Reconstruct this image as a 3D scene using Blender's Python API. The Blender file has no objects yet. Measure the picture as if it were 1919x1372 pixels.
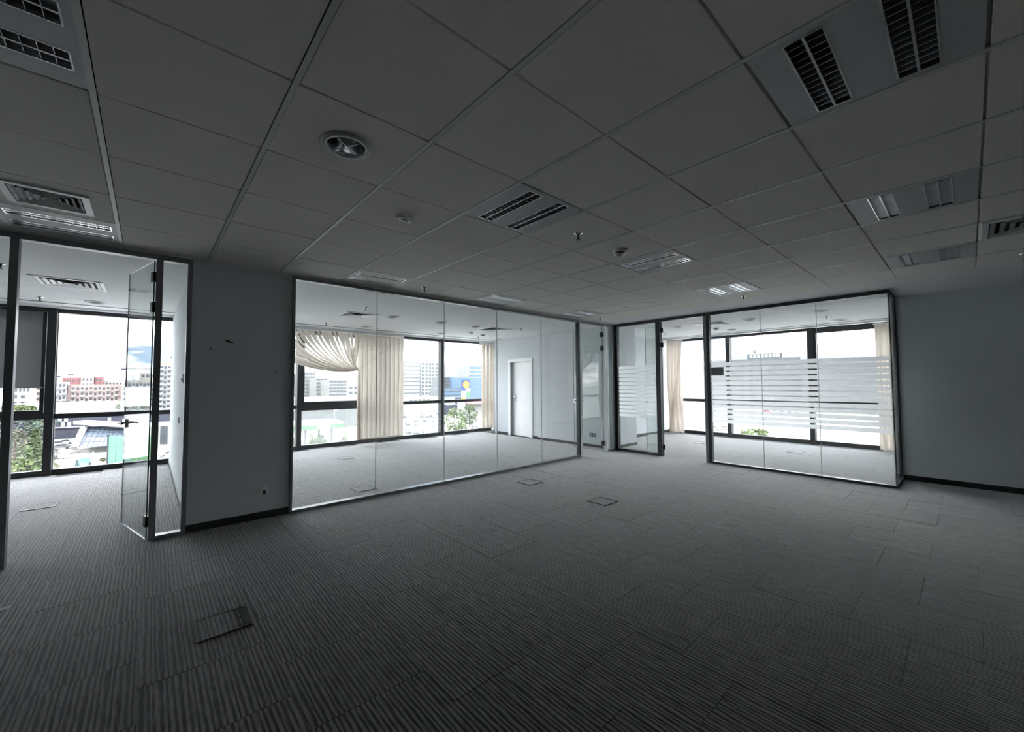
import bpy, bmesh, math, random
from mathutils import Vector, Matrix
random.seed(7)
sc = bpy.context.scene
COL = sc.collection

# ------------------------------------------------------------------ camera
CZ = 1.35
FPX = 763.76
YAW, PITCH, ROLL = math.radians(48.2496), math.radians(2.4562), math.radians(-0.2865)
fw = Vector((math.cos(YAW) * math.cos(PITCH), math.sin(YAW) * math.cos(PITCH), math.sin(PITCH)))
r0 = Vector((math.sin(YAW), -math.cos(YAW), 0))
u0 = r0.cross(fw)
rt = r0 * math.cos(ROLL) + u0 * math.sin(ROLL)
up = -r0 * math.sin(ROLL) + u0 * math.cos(ROLL)
cam = bpy.data.cameras.new('camera')
cam.sensor_fit = 'HORIZONTAL'
cam.sensor_width = 36
cam.lens = FPX / 1919 * 36
cam.clip_start = 0.05
cam.clip_end = 4000
camo = bpy.data.objects.new('camera', cam)
camo.matrix_world = Matrix(((rt.x, up.x, -fw.x, 0), (rt.y, up.y, -fw.y, 0), (rt.z, up.z, -fw.z, CZ), (0, 0, 0, 1)))
COL.objects.link(camo)
sc.camera = camo

# ------------------------------------------------------------------ world / sun / exposure
SKY, SUN, EXPO = 1.0, 1.2, 2.75
world = bpy.data.worlds.new('world')
sc.world = world
world.use_nodes = True
wn, wl = world.node_tree.nodes, world.node_tree.links
wn.clear()
wo = wn.new('ShaderNodeOutputWorld')
bg = wn.new('ShaderNodeBackground')
bg.inputs[1].default_value = SKY
tc = wn.new('ShaderNodeTexCoord')
mp = wn.new('ShaderNodeMapping')
mp.inputs['Scale'].default_value = (2.2, 2.2, 8.0)
nz = wn.new('ShaderNodeTexNoise')
nz.inputs['Scale'].default_value = 1.9
nz.inputs['Detail'].default_value = 8
nz.inputs['Roughness'].default_value = 0.56
rp = wn.new('ShaderNodeValToRGB')
rp.color_ramp.elements[0].position = 0.43
rp.color_ramp.elements[0].color = (0, 0, 0, 1)
rp.color_ramp.elements[1].position = 0.62
rp.color_ramp.elements[1].color = (1, 1, 1, 1)
sx = wn.new('ShaderNodeSeparateXYZ')
gr = wn.new('ShaderNodeValToRGB')
gr.color_ramp.elements[0].position = 0.0
gr.color_ramp.elements[0].color = (0.17, 0.215, 0.275, 1)
gr.color_ramp.elements[1].position = 0.55
gr.color_ramp.elements[1].color = (0.13, 0.21, 0.36, 1)
mx = wn.new('ShaderNodeMixRGB')
mx.inputs[2].default_value = (1.80, 1.76, 1.70, 1)
wl.new(tc.outputs['Generated'], mp.inputs[0])
wl.new(mp.outputs[0], nz.inputs['Vector'])
wl.new(nz.outputs[0], rp.inputs[0])
wl.new(tc.outputs['Generated'], sx.inputs[0])
wl.new(sx.outputs['Z'], gr.inputs[0])
wl.new(rp.outputs[0], mx.inputs[0])
wl.new(gr.outputs[0], mx.inputs[1])
# luminance of a cloudy sky rises smoothly from horizon to zenith (CIE overcast: 1 + 2 sin h)
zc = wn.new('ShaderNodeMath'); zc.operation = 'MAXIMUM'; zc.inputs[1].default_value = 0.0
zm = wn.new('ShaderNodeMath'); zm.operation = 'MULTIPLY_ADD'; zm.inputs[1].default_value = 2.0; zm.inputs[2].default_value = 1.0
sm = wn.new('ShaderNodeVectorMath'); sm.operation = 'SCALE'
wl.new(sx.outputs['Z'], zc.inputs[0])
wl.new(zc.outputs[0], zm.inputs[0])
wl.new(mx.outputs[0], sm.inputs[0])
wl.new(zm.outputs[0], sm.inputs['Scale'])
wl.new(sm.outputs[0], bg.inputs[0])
wl.new(bg.outputs[0], wo.inputs[0])

sl = bpy.data.lights.new('sun', 'SUN')
sl.energy = SUN
sl.angle = math.radians(1.0)
sl.color = (1.0, 0.96, 0.9)
so = bpy.data.objects.new('sun', sl)
so.rotation_euler = Vector((0.62, 0.55, -0.75)).to_track_quat('-Z', 'Y').to_euler()
COL.objects.link(so)

sc.view_settings.view_transform = 'Standard'
sc.view_settings.look = 'None'
sc.view_settings.gamma = 1.0
sc.view_settings.use_curve_mapping = False
sc.view_settings.exposure = EXPO
sc.cycles.max_bounces = 14
sc.cycles.diffuse_bounces = 7
sc.cycles.glossy_bounces = 5
sc.cycles.transparent_max_bounces = 40
sc.cycles.use_denoising = True

# ------------------------------------------------------------------ materials
def principled(name, col, rough=0.6, metal=0.0, spec=0.5):
    m = bpy.data.materials.new(name)
    m.use_nodes = True
    b = m.node_tree.nodes['Principled BSDF']
    b.inputs['Base Color'].default_value = (*col, 1)
    b.inputs['Roughness'].default_value = rough
    b.inputs['Metallic'].default_value = metal
    b.inputs['Specular IOR Level'].default_value = spec
    return m

def noisy(name, c1, c2, scale=8.0, rough=0.7, bump=0.0, bscale=None, metal=0.0, detail=4, coord='Object'):
    m = principled(name, c1, rough, metal)
    n, l = m.node_tree.nodes, m.node_tree.links
    b = n['Principled BSDF']
    t = n.new('ShaderNodeTexCoord')
    z = n.new('ShaderNodeTexNoise')
    z.inputs['Scale'].default_value = scale
    z.inputs['Detail'].default_value = detail
    r = n.new('ShaderNodeValToRGB')
    r.color_ramp.elements[0].position = 0.35
    r.color_ramp.elements[1].position = 0.65
    r.color_ramp.elements[0].color = (*c1, 1)
    r.color_ramp.elements[1].color = (*c2, 1)
    l.new(t.outputs[coord], z.inputs['Vector'])
    l.new(z.outputs[0], r.inputs[0])
    l.new(r.outputs[0], b.inputs['Base Color'])
    if bump:
        z2 = n.new('ShaderNodeTexNoise')
        z2.inputs['Scale'].default_value = bscale or scale
        z2.inputs['Detail'].default_value = 3
        bp = n.new('ShaderNodeBump')
        bp.inputs['Strength'].default_value = bump
        bp.inputs['Distance'].default_value = 0.004
        l.new(t.outputs[coord], z2.inputs['Vector'])
        l.new(z2.outputs[0], bp.inputs['Height'])
        l.new(bp.outputs[0], b.inputs['Normal'])
    return m

def glass(name, tint, haze=0.0, refl=1.0, hazecol=(0.9, 0.92, 0.92), back=0.3):
    m = bpy.data.materials.new(name)
    m.use_nodes = True
    n, l = m.node_tree.nodes, m.node_tree.links
    n.clear()
    out = n.new('ShaderNodeOutputMaterial')
    tr = n.new('ShaderNodeBsdfTransparent')
    tr.inputs[0].default_value = (*tint, 1)
    body = tr
    if haze > 0:
        tl = n.new('ShaderNodeBsdfTranslucent')
        tl.inputs[0].default_value = (*hazecol, 1)
        df = n.new('ShaderNodeBsdfDiffuse')
        df.inputs[0].default_value = (*hazecol, 1)
        md = n.new('ShaderNodeMixShader')
        md.inputs[0].default_value = back
        l.new(tl.outputs[0], md.inputs[1])
        l.new(df.outputs[0], md.inputs[2])
        mh = n.new('ShaderNodeMixShader')
        mh.inputs[0].default_value = haze
        l.new(tr.outputs[0], mh.inputs[1])
        l.new(md.outputs[0], mh.inputs[2])
        body = mh
    gl = n.new('ShaderNodeBsdfGlossy')
    gl.inputs['Roughness'].default_value = 0.0
    ge = n.new('ShaderNodeNewGeometry')      # Schlick reflectance, the same from both sides of the sheet
    dt = n.new('ShaderNodeVectorMath')
    dt.operation = 'DOT_PRODUCT'
    l.new(ge.outputs['Incoming'], dt.inputs[0])
    l.new(ge.outputs['Normal'], dt.inputs[1])
    def mth(op, a, b=None):
        k = n.new('ShaderNodeMath')
        k.operation = op
        for i, v in enumerate((a, b)):
            if v is None: continue
            if isinstance(v, (int, float)): k.inputs[i].default_value = v
            else: l.new(v, k.inputs[i])
        return k.outputs[0]
    ca = mth('ABSOLUTE', dt.outputs['Value'])
    sch = mth('ADD', mth('MULTIPLY', mth('POWER', mth('SUBTRACT', 1.0, ca), 5.0), 0.96), 0.04)
    mm = n.new('ShaderNodeMath')
    mm.operation = 'MULTIPLY'
    mm.inputs[1].default_value = refl
    ms = n.new('ShaderNodeMixShader')
    l.new(sch, mm.inputs[0])
    l.new(mm.outputs[0], ms.inputs[0])
    l.new(body.outputs[0], ms.inputs[1])
    l.new(gl.outputs[0], ms.inputs[2])
    l.new(ms.outputs[0], out.inputs[0])
    return m

M = {}
M['tile'] = noisy('mineral_tile', (0.88, 0.86, 0.80), (0.90, 0.88, 0.82), 3.0, 0.9, 0.35, 160)
M['grid'] = principled('grid_steel', (0.72, 0.72, 0.71), 0.45)
M['void'] = principled('ceiling_void', (0.04, 0.04, 0.04), 0.95)
M['plaster'] = noisy('white_plaster', (0.86, 0.87, 0.87), (0.88, 0.89, 0.89), 1.5, 0.85, 0.05, 60)
M['wall'] = noisy('wall_paint', (0.63, 0.665, 0.685), (0.66, 0.695, 0.715), 1.2, 0.75, 0.06, 90)
M['white'] = principled('white_lacquer', (0.90, 0.90, 0.90), 0.4)
M['alu'] = principled('grey_aluminium', (0.22, 0.23, 0.235), 0.38, 0.55)
M['alulit'] = principled('lit_aluminium', (0.80, 0.81, 0.82), 0.45, 0.1)  # door jambs: light from the doorway painted in as paler aluminium
M['aludk'] = principled('backlit_dark_alu', (0.045, 0.05, 0.052), 0.4, 0.4)  # meeting room frame: its backlit near-black is put into the colour
M['black'] = principled('black_frame', (0.012, 0.013, 0.016), 0.5)
M['base'] = principled('black_skirting', (0.018, 0.018, 0.02), 0.6)
M['chrome'] = principled('mirror_aluminium', (0.88, 0.89, 0.90), 0.17, 1.0)
M['mirror'] = principled('dark_mirror', (0.45, 0.46, 0.47), 0.06, 1.0)
M['reflector'] = principled('reflector', (0.7, 0.71, 0.72), 0.2, 1.0)
M['steel'] = principled('brushed_steel', (0.5, 0.5, 0.5), 0.3, 1.0)
M['panel'] = noisy('perforated_panel', (0.56, 0.57, 0.58), (0.60, 0.61, 0.62), 40, 0.5, 0.2, 300)
M['plastic'] = principled('white_plastic', (0.78, 0.78, 0.74), 0.4)
M['plasticblk'] = principled('black_plastic', (0.015, 0.015, 0.016), 0.4)
M['glass'] = glass('partition_glass', (0.972, 0.988, 0.984), 0.012)
M['dglass'] = glass('door_glass', (0.945, 0.972, 0.963), 0.012)
M['wglass'] = glass('window_glass', (0.985, 0.99, 0.99), 0.0)
M['haze1'] = glass('hazy_window_glass', (0.985, 0.99, 0.99), 0.035)
M['haze2'] = glass('dusty_window_glass', (0.985, 0.99, 0.99), 0.02)
M['edge'] = principled('glass_edge', (0.05, 0.28, 0.22), 0.15)
M['seam'] = principled('clear_joint', (0.55, 0.6, 0.6), 0.25)
M['film'] = glass('frosted_film', (0.9, 0.93, 0.93), 0.86, 0.5, (0.99, 0.99, 1.0), 0.02)
M['film'].name = 'frosted_film'
M['sign'] = principled('grey_sign', (0.24, 0.26, 0.27), 0.5)
M['ink'] = principled('black_ink', (0.006, 0.006, 0.006), 0.6)
M['paper'] = principled('paper', (0.8, 0.8, 0.78), 0.8)
M['scuff'] = principled('dark_scuff', (0.015, 0.015, 0.015), 0.9)

def fabric(name, col, transl):
    m = bpy.data.materials.new(name)
    m.use_nodes = True
    n, l = m.node_tree.nodes, m.node_tree.links
    n.clear()
    out = n.new('ShaderNodeOutputMaterial')
    d = n.new('ShaderNodeBsdfDiffuse')
    t = n.new('ShaderNodeBsdfTranslucent')
    mxs = n.new('ShaderNodeMixShader')
    mxs.inputs[0].default_value = transl
    tcn = n.new('ShaderNodeTexCoord')
    z = n.new('ShaderNodeTexNoise')
    z.inputs['Scale'].default_value = 90
    r = n.new('ShaderNodeValToRGB')
    r.color_ramp.elements[0].position = 0.3
    r.color_ramp.elements[1].position = 0.7
    r.color_ramp.elements[0].color = (*[c * 0.92 for c in col], 1)
    r.color_ramp.elements[1].color = (*col, 1)
    l.new(tcn.outputs['Object'], z.inputs['Vector'])
    l.new(z.outputs[0], r.inputs[0])
    l.new(r.outputs[0], d.inputs[0])
    l.new(r.outputs[0], t.inputs[0])
    l.new(d.outputs[0], mxs.inputs[1])
    l.new(t.outputs[0], mxs.inputs[2])
    l.new(mxs.outputs[0], out.inputs[0])
    return m
M['blind'] = fabric('cream_blind', (0.84, 0.80, 0.75), 0.45)
M['roller'] = fabric('grey_roller_cloth', (0.25, 0.25, 0.255), 0.55)
M['curtain'] = fabric('cream_curtain', (0.84, 0.80, 0.75), 0.45)

def carpet_mat():
    m = principled('striped_carpet', (0.1, 0.1, 0.1), 0.95, 0, 0.15)
    n, l = m.node_tree.nodes, m.node_tree.links
    b = n['Principled BSDF']
    g = n.new('ShaderNodeNewGeometry')
    s = n.new('ShaderNodeSeparateXYZ')
    l.new(g.outputs['Position'], s.inputs[0])
    def math_(op, a, bb):
        k = n.new('ShaderNodeMath')
        k.operation = op
        for i, v in enumerate((a, bb)):
            if v is None: continue
            if isinstance(v, (int, float)): k.inputs[i].default_value = v
            else: l.new(v, k.inputs[i])
        return k.outputs[0]
    # tile cell (columns of 0.5 m, every second column shifted by half a tile)
    cx = math_('FLOOR', math_('MULTIPLY', s.outputs['X'], 2.0), None)
    sh = math_('MULTIPLY', math_('MODULO', math_('ADD', cx, 100), 2), 0.5)
    cy = math_('FLOOR', math_('ADD', math_('MULTIPLY', s.outputs['Y'], 2.0), sh), None)
    cc = n.new('ShaderNodeCombineXYZ')
    l.new(cx, cc.inputs[0]); l.new(cy, cc.inputs[1])
    wn_ = n.new('ShaderNodeTexWhiteNoise')
    wn_.noise_dimensions = '2D'
    l.new(cc.outputs[0], wn_.inputs['Vector'])
    # stripes along Y: 1-D bands over X, slowly wandering with Y
    px = math_('ADD', math_('MULTIPLY', s.outputs['X'], 95.0), math_('MULTIPLY', wn_.outputs['Value'], 40.0))
    def noise2(fx, fy, det=1.0):
        v = n.new('ShaderNodeCombineXYZ')
        l.new(math_('MULTIPLY', px, fx), v.inputs[0])
        l.new(math_('MULTIPLY', s.outputs['Y'], fy), v.inputs[1])
        z = n.new('ShaderNodeTexNoise')
        z.inputs['Scale'].default_value = 1.0
        z.inputs['Detail'].default_value = det
        l.new(v.outputs[0], z.inputs['Vector'])
        return z.outputs[0]
    # px runs 95 units per metre: ribs about 2 cm apart, uneven in width and strength
    wob = math_('MULTIPLY', noise2(.30, .5), 7.0)
    rib = math_('SINE', math_('ADD', math_('MULTIPLY', px, 3.05), wob), None)
    amp = noise2(1.35, 10.0, 3.0)
    zmix = math_('ADD', math_('MULTIPLY', rib, 0.20), math_('ADD', math_('MULTIPLY', amp, 0.85), 0.075))
    r = n.new('ShaderNodeValToRGB')
    e = r.color_ramp.elements
    e[0].position = 0.34; e[0].color = (0.014, 0.014, 0.0145, 1)
    e[1].position = 0.68; e[1].color = (0.225, 0.222, 0.218, 1)
    l.new(zmix, r.inputs[0])
    # speckle of the loops
    z2 = n.new('ShaderNodeTexNoise')
    z2.inputs['Scale'].default_value = 260
    z2.inputs['Detail'].default_value = 1
    l.new(g.outputs['Position'], z2.inputs['Vector'])
    tone = math_('ADD', math_('MULTIPLY', wn_.outputs['Value'], 0.16), math_('ADD', math_('MULTIPLY', z2.outputs[0], 0.5), 0.66))
    mu = n.new('ShaderNodeVectorMath')
    mu.operation = 'SCALE'
    l.new(r.outputs[0], mu.inputs[0])
    l.new(tone, mu.inputs['Scale'])
    l.new(mu.outputs[0], b.inputs['Base Color'])
    b.inputs['Sheen Weight'].default_value = 0.7
    b.inputs['Sheen Roughness'].default_value = 0.35
    bp = n.new('ShaderNodeBump')
    bp.inputs['Strength'].default_value = 0.5
    bp.inputs['Distance'].default_value = 0.003
    l.new(zmix, bp.inputs['Height'])
    l.new(bp.outputs[0], b.inputs['Normal'])
    return m
M['carpet'] = carpet_mat()
M['screed'] = principled('raised_floor', (0.06, 0.06, 0.06), 0.9)

# ------------------------------------------------------------------ mesh helpers
class MB:
    def __init__(s):
        s.v, s.f, s.m, s.mats = [], [], [], []
    def mi(s, mat):
        if mat not in s.mats: s.mats.append(mat)
        return s.mats.index(mat)
    def add(s, vs, fs, mat=None):
        o = len(s.v)
        s.v += [tuple(p) for p in vs]
        k = s.mi(mat) if mat else 0
        for f in fs:
            s.f.append(tuple(i + o for i in f)); s.m.append(k)
        return s
    def box(s, x0, x1, y0, y1, z0, z1, mat=None):
        return s.add([(x0, y0, z0), (x1, y0, z0), (x1, y1, z0), (x0, y1, z0), (x0, y0, z1), (x1, y0, z1), (x1, y1, z1), (x0, y1, z1)],
                     [(0, 3, 2, 1), (4, 5, 6, 7), (0, 1, 5, 4), (1, 2, 6, 5), (2, 3, 7, 6), (3, 0, 4, 7)], mat)
    def hexa(s, b, t, mat=None):   # four bottom and four top points
        return s.add(list(b) + list(t), [(0, 3, 2, 1), (4, 5, 6, 7), (0, 1, 5, 4), (1, 2, 6, 5), (2, 3, 7, 6), (3, 0, 4, 7)], mat)
    def lathe(s, prof, cx=0, cy=0, n=24, mat=None, close=False):   # prof: (r, z) pairs
        o = len(s.v); k = s.mi(mat) if mat else 0
        for r, z in prof:
            for i in range(n):
                a = 2 * math.pi * i / n
                s.v.append((cx + r * math.cos(a), cy + r * math.sin(a), z))
        for j in range(len(prof) - 1):
            for i in range(n):
                i2 = (i + 1) % n
                s.f.append((o + j * n + i, o + j * n + i2, o + (j + 1) * n + i2, o + (j + 1) * n + i)); s.m.append(k)
        if close:
            s.f.append(tuple(o + i for i in range(n))); s.m.append(k)
            s.f.append(tuple(o + (len(prof) - 1) * n + i for i in reversed(range(n)))); s.m.append(k)
        return s
    def tube(s, pts, r, n=8, mat=None):
        o = len(s.v); k = s.mi(mat) if mat else 0
        pts = [Vector(p) for p in pts]
        for j, p in enumerate(pts):
            d = (pts[min(j + 1, len(pts) - 1)] - pts[max(j - 1, 0)]).normalized()
            a = d.cross(Vector((0, 0, 1)))
            if a.length < 1e-3: a = Vector((1, 0, 0))
            a.normalize(); b = d.cross(a)
            rr = r[j] if isinstance(r, (list, tuple)) else r
            for i in range(n):
                t = 2 * math.pi * i / n
                s.v.append(tuple(p + (a * math.cos(t) + b * math.sin(t)) * rr))
        for j in range(len(pts) - 1):
            for i in range(n):
                i2 = (i + 1) % n
                s.f.append((o + j * n + i, o + j * n + i2, o + (j + 1) * n + i2, o + (j + 1) * n + i)); s.m.append(k)
        s.f.append(tuple(o + i for i in reversed(range(n)))); s.m.append(k)
        s.f.append(tuple(o + (len(pts) - 1) * n + i for i in range(n))); s.m.append(k)
        return s
    def mesh(s, name, mat=None, smooth=False):
        me = bpy.data.meshes.new(name)
        me.from_pydata(s.v, [], s.f)
        mats = s.mats or [mat]
        for k in mats: me.materials.append(M[k] if isinstance(k, str) else k)
        if s.mats:
            me.polygons.foreach_set('material_index', s.m)
        if smooth: me.polygons.foreach_set('use_smooth', [True] * len(me.polygons))
        me.update()
        return me
    def build(s, name, mat=None, parent=None, smooth=False, loc=None, rz=0):
        return link(name, s.mesh(name, mat, smooth), parent, loc, rz)

def link(name, me, parent=None, loc=None, rz=0):
    o = bpy.data.objects.new(name, me)
    COL.objects.link(o)
    if parent is not None: o.parent = parent
    if loc: o.location = loc
    if rz: o.rotation_euler = (0, 0, rz)
    return o

def tag(o, label=None, cat=None, group=None, kind=None):
    if label: o['label'] = label
    if cat: o['category'] = cat
    if group: o['group'] = group
    if kind: o['kind'] = kind
    return o

def thing(name, label=None, cat=None, loc=(0, 0, 0), rz=0, group=None, kind=None):
    o = link(name, None, None, loc, rz)
    return tag(o, label, cat, group, kind)

def box(name, d, mat, parent=None):
    return MB().box(*d).build(name, mat, parent)

def struct(name, d, mat):
    o = box(name, d, mat)
    o['kind'] = 'structure'
    return o

def text_mesh(s, size, depth=0.002):
    cu = bpy.data.curves.new('t', 'FONT')
    cu.body = s
    cu.size = size
    cu.extrude = depth
    cu.align_x = 'CENTER'
    cu.align_y = 'CENTER'
    cu.resolution_u = 3
    o = bpy.data.objects.new('t', cu)
    COL.objects.link(o)
    dg = bpy.context.evaluated_depsgraph_get()
    me = bpy.data.meshes.new_from_object(o.evaluated_get(dg))
    bpy.data.objects.remove(o)
    me.materials.clear()
    return me

def text(name, s, size, mat, parent, loc, rot, depth=0.002):
    me = text_mesh(s, size, depth)
    me.name = name
    me.materials.append(M[mat])
    o = link(name, me, parent, loc)
    o.rotation_euler = rot
    return o

# ------------------------------------------------------------------ main dimensions
H = 2.5313            # ceiling
Y1, X1 = 4.786, 7.066  # glass partitions (left one runs along X, right one along Y)
XE = 6.336            # edge of the tiled ceiling
X2 = 7.77             # plain wall on the right
YA, XB = 9.25, 10.8   # window fronts
HX, HY, G = 1.0039, 1.1124, 0.6
XL, YB = -5.0, -4.6   # far sides of the room behind the camera
TF = 0.006            # carpet thickness

# ------------------------------------------------------------------ floor
floor = struct('floor', (XL, XB + 0.1, YB, YA + 0.1, -0.30, 0.0), 'screed')
tile_me = MB().hexa([(-.2496, -.2496, 0), (.2496, -.2496, 0), (.2496, .2496, 0), (-.2496, .2496, 0)],
                    [(-.2490, -.2490, TF), (.2490, -.2490, TF), (.2490, .2490, TF), (-.2490, .2490, TF)]).mesh('carpet_tile', 'carpet')
def pix(p):
    d = Vector(p) - Vector((0, 0, CZ))
    z = d.dot(fw)
    if z < 0.05: return None
    return (959.5 + FPX * d.dot(rt) / z, 686 - FPX * d.dot(up) / z)
cells = []
for i in range(-10, 22):
    for j in range(-10, 20):
        sh = 0.5 if (i + 100) % 2 else 0.0
        x, y = (i + .5) * .5, (j + .5 - sh) * .5
        if x > XB - .1 or y > YA - .1 or (x > X2 + .1 and y < .5) or (x > 7.2 and y > 5.7): continue
        q = pix((x, y, 0))
        vis = q is not None and -60 < q[0] < 1980 and q[1] < 1450
        cells.append((not vis, math.hypot(x, y), x, y))
cells.sort()
for k, (nv, d, x, y) in enumerate(cells):
    if k >= 300: break
    o = link('carpet_tile', tile_me, floor, (x, y, random.uniform(0, 0.0007)))
    o.rotation_euler = (random.uniform(-1, 1) * .0012, random.uniform(-1, 1) * .0012, random.uniform(-1, 1) * .0015)
rest = MB()
for nv, d, x, y in cells[300:]:
    rest.hexa([(x + a * .2496, y + b * .2496, 0) for a, b in ((-1, -1), (1, -1), (1, 1), (-1, 1))],
              [(x + a * .2490, y + b * .2490, TF) for a, b in ((-1, -1), (1, -1), (1, 1), (-1, 1))])
o = rest.build('carpet', 'carpet', floor)
o['kind'] = 'stuff'

# ------------------------------------------------------------------ walls, slabs
SL = 2.72
roof = struct('roof_slab', (XL - .2, XB + .35, YB - .2, YA + .35, SL, SL + .4), 'void')
struct('wall_back', (XL - .2, X2 + .2, YB - .2, YB, 0, SL), 'wall')
struct('wall_left', (XL - .2, XL, YB, YA + .1, 0, SL), 'wall')
wr = struct('wall_right', (X2, X2 + .16, YB, 0.69, 0, SL), 'wall')
wm = struct('wall_meeting_right', (X2 + .16, XB + .1, 0.5, 0.64, 0, SL), 'wall')
wp = struct('wall_pier', (0.285, 1.13, Y1, Y1 + .16, 0, SL), 'wall')
wd = struct('wall_divider', (0.30, 0.46, Y1 + .16, YA, 0, SL), 'wall')
wc = struct('wall_corridor', (7.03, 7.30, Y1 + .16, 6.95, 0, SL), 'wall')
wf = struct('wall_office_right', (7.13, 7.30, 6.95, 7.30, 0, SL), 'wall')
box('wall_segment', (7.13, 7.30, 8.04, 8.60, 0, SL), 'wall', wf)
box('wall_segment', (7.13, 7.30, 7.30, 8.04, 1.90, SL), 'wall', wf)
box('wall_segment', (7.13, 7.75, 8.60, 8.70, 0, SL), 'wall', wf)
box('wall_segment', (7.65, 7.75, 8.70, YA, 0, SL), 'wall', wf)
wk = struct('wall_column', (7.30, 7.98, 4.87, 5.58, 0, SL), 'wall')
wl_ = struct('wall_meeting_left', (7.98, XB, 5.58, 5.74, 0, SL), 'wall')
struct('wall_store_back', (7.9, 8.0, 5.74, YA + .1, 0, SL), 'wall')

def skirting(n, d): struct('baseboard_' + n, d, 'base')
skirting('right', (X2 - .012, X2, YB, 0.64, 0, 0.075))
skirting('pier', (0.287, 1.125, Y1 - .012, Y1, 0, 0.075))
skirting('corridor', (7.018, 7.03, 4.96, 6.95, 0, 0.062))
skirting('office_right', (7.118, 7.13, 6.95, 7.22, 0, 0.062))
skirting('office_far', (7.118, 7.13, 8.12, 8.60, 0, 0.062))
skirting('column', (7.10, 7.98, 4.858, 4.87, 0, 0.062))
skirting('meeting_left', (7.98, XB, 5.568, 5.58, 0, 0.062))
skirting('meeting_right', (7.95, XB, 0.64, 0.652, 0, 0.062))
skirting('divider', (0.288, 0.30, Y1 + .16, YA, 0, 0.062))

# scuffs on the pier wall
def blob(pts, name, parent):
    n = len(pts)
    MB().add([(x, Y1 - .0015, z) for x, z in pts] + [(x, Y1, z) for x, z in pts],
             [tuple(range(n))] + [(i, (i + 1) % n, n + (i + 1) % n, n + i) for i in range(n)]).build(name, 'scuff', parent)
blob([(.545, 1.778), (.552, 1.772), (.566, 1.772), (.580, 1.760), (.612, 1.757), (.614, 1.770), (.592, 1.772), (.578, 1.786), (.560, 1.786)], 'scuff_mark', wp)
blob([(.424, 1.694), (.436, 1.684), (.441, 1.690), (.441, 1.704), (.434, 1.700)], 'scuff_mark', wp)
blob([(.975, 1.475), (.980, 1.475), (.986, 1.498), (.981, 1.500)], 'scuff_mark', wp)

# ------------------------------------------------------------------ tiled ceiling
ceil = struct('ceiling', (XL, XE + .02, YB, Y1 + .01, 2.69, SL), 'void')
TROFFERS = {(1, 1): 'Y', (4, 1): 'Y', (7, 1): 'X', (1, 5): 'X', (4, 5): 'X', (7, 5): 'X', (1, -2): 'X', (4, -2): 'X', (7, -2): 'X', (-3, 1): 'X', (-3, 5): 'X'}
DIFF = {(-3, 4): .38, (6, -3): .56}
DOWN = (-1, 1)
bw = .012
def cellbox(a, b):
    x0, x1 = HX + G * a + bw, HX + G * (a + 1) - bw
    y0, y1 = HY + G * b + .003, HY + G * (b + 1) - .003
    return max(x0, XL), min(x1, XE), max(y0, YB), min(y1, Y1)
full = MB().hexa([(-.288 + .003, -.297 + .003, 0), (.288 - .003, -.297 + .003, 0), (.288 - .003, .297 - .003, 0), (-.288 + .003, .297 - .003, 0)],
                 [(-.288, -.297, .016), (.288, -.297, .016), (.288, .297, .016), (-.288, .297, .016)]).mesh('ceiling_tile', 'tile')
def holed(hx, hy, r=None, sq=None):
    m = MB(); n = 32
    if r:
        ang = [2 * math.pi * i / n for i in range(n)]
        inner = [(r * math.cos(a), r * math.sin(a)) for a in ang]
        outer = []
        for a in ang:
            c, s_ = math.cos(a), math.sin(a)
            t = min(hx / abs(c) if abs(c) > 1e-6 else 9, hy / abs(s_) if abs(s_) > 1e-6 else 9)
            outer.append((c * t, s_ * t))
        for i in range(n):
            q = (math.atan2(hy, hx))
        vs = [(x, y, 0) for x, y in inner] + [(x, y, 0) for x, y in outer] + [(x, y, .016) for x, y in inner] + [(x, y, .016) for x, y in outer]
        fs = []
        for i in range(n):
            j = (i + 1) % n
            fs += [(i, n + i, n + j, j), (2 * n + i, 2 * n + j, 3 * n + j, 3 * n + i), (i, j, 2 * n + j, 2 * n + i), (n + i, 3 * n + i, 3 * n + j, n + j)]
        m.add(vs, fs)
    else:
        for a in ((-hx, hx, -hy, -sq), (-hx, hx, sq, hy), (-hx, -sq, -sq, sq), (sq, hx, -sq, sq)):
            m.box(a[0], a[1], a[2], a[3], 0, .016)
    return m
for a in range(-6, 9):
    for b in range(-5, 7):
        x0, x1, y0, y1 = cellbox(a, b)
        if x1 - x0 < .02 or y1 - y0 < .02: continue
        cx, cy = (x0 + x1) / 2, (y0 + y1) / 2
        seen = False
        for qx in (x0, x1):
            for qy in (y0, y1):
                q = pix((qx, qy, H))
                if q and -350 < q[0] < 2270 and q[1] > -420: seen = True
        if not seen: continue
        if (a, b) in TROFFERS: continue
        if (a, b) == DOWN:
            holed(.288, .297, r=.098).build('ceiling_tile', 'tile', ceil, loc=(cx, cy, H)); continue
        if (a, b) in DIFF:
            holed(.288, .297, sq=DIFF[(a, b)] / 2 - .02).build('ceiling_tile', 'tile', ceil, loc=(cx, cy, H)); continue
        if x1 - x0 > .57 and y1 - y0 > .59:
            o = link('ceiling_tile', full, ceil, (cx, cy, H + random.uniform(-.0006, .0010)))
            o.rotation_euler = (random.uniform(-1, 1) * .0016, random.uniform(-1, 1) * .0016, 0)
        else:
            MB().box(x0, x1, y0, y1, H, H + .016).build('ceiling_tile', 'tile', ceil)
for a in range(-6, 10):
    x = HX + G * a
    if XL < x < XE:
        MB().box(x - .0105, x + .0105, YB, Y1, H - .0015, H + .003).box(x - .003, x + .003, YB, Y1, H + .003, H + .05).build('grid_runner', 'grid', ceil)
for b in range(-5, 7):
    y = HY + G * b
    MB().box(XL, XE, y - .010, y + .010, H + .0165, H + .0195).build('cross_runner', 'grid', ceil)
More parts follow.
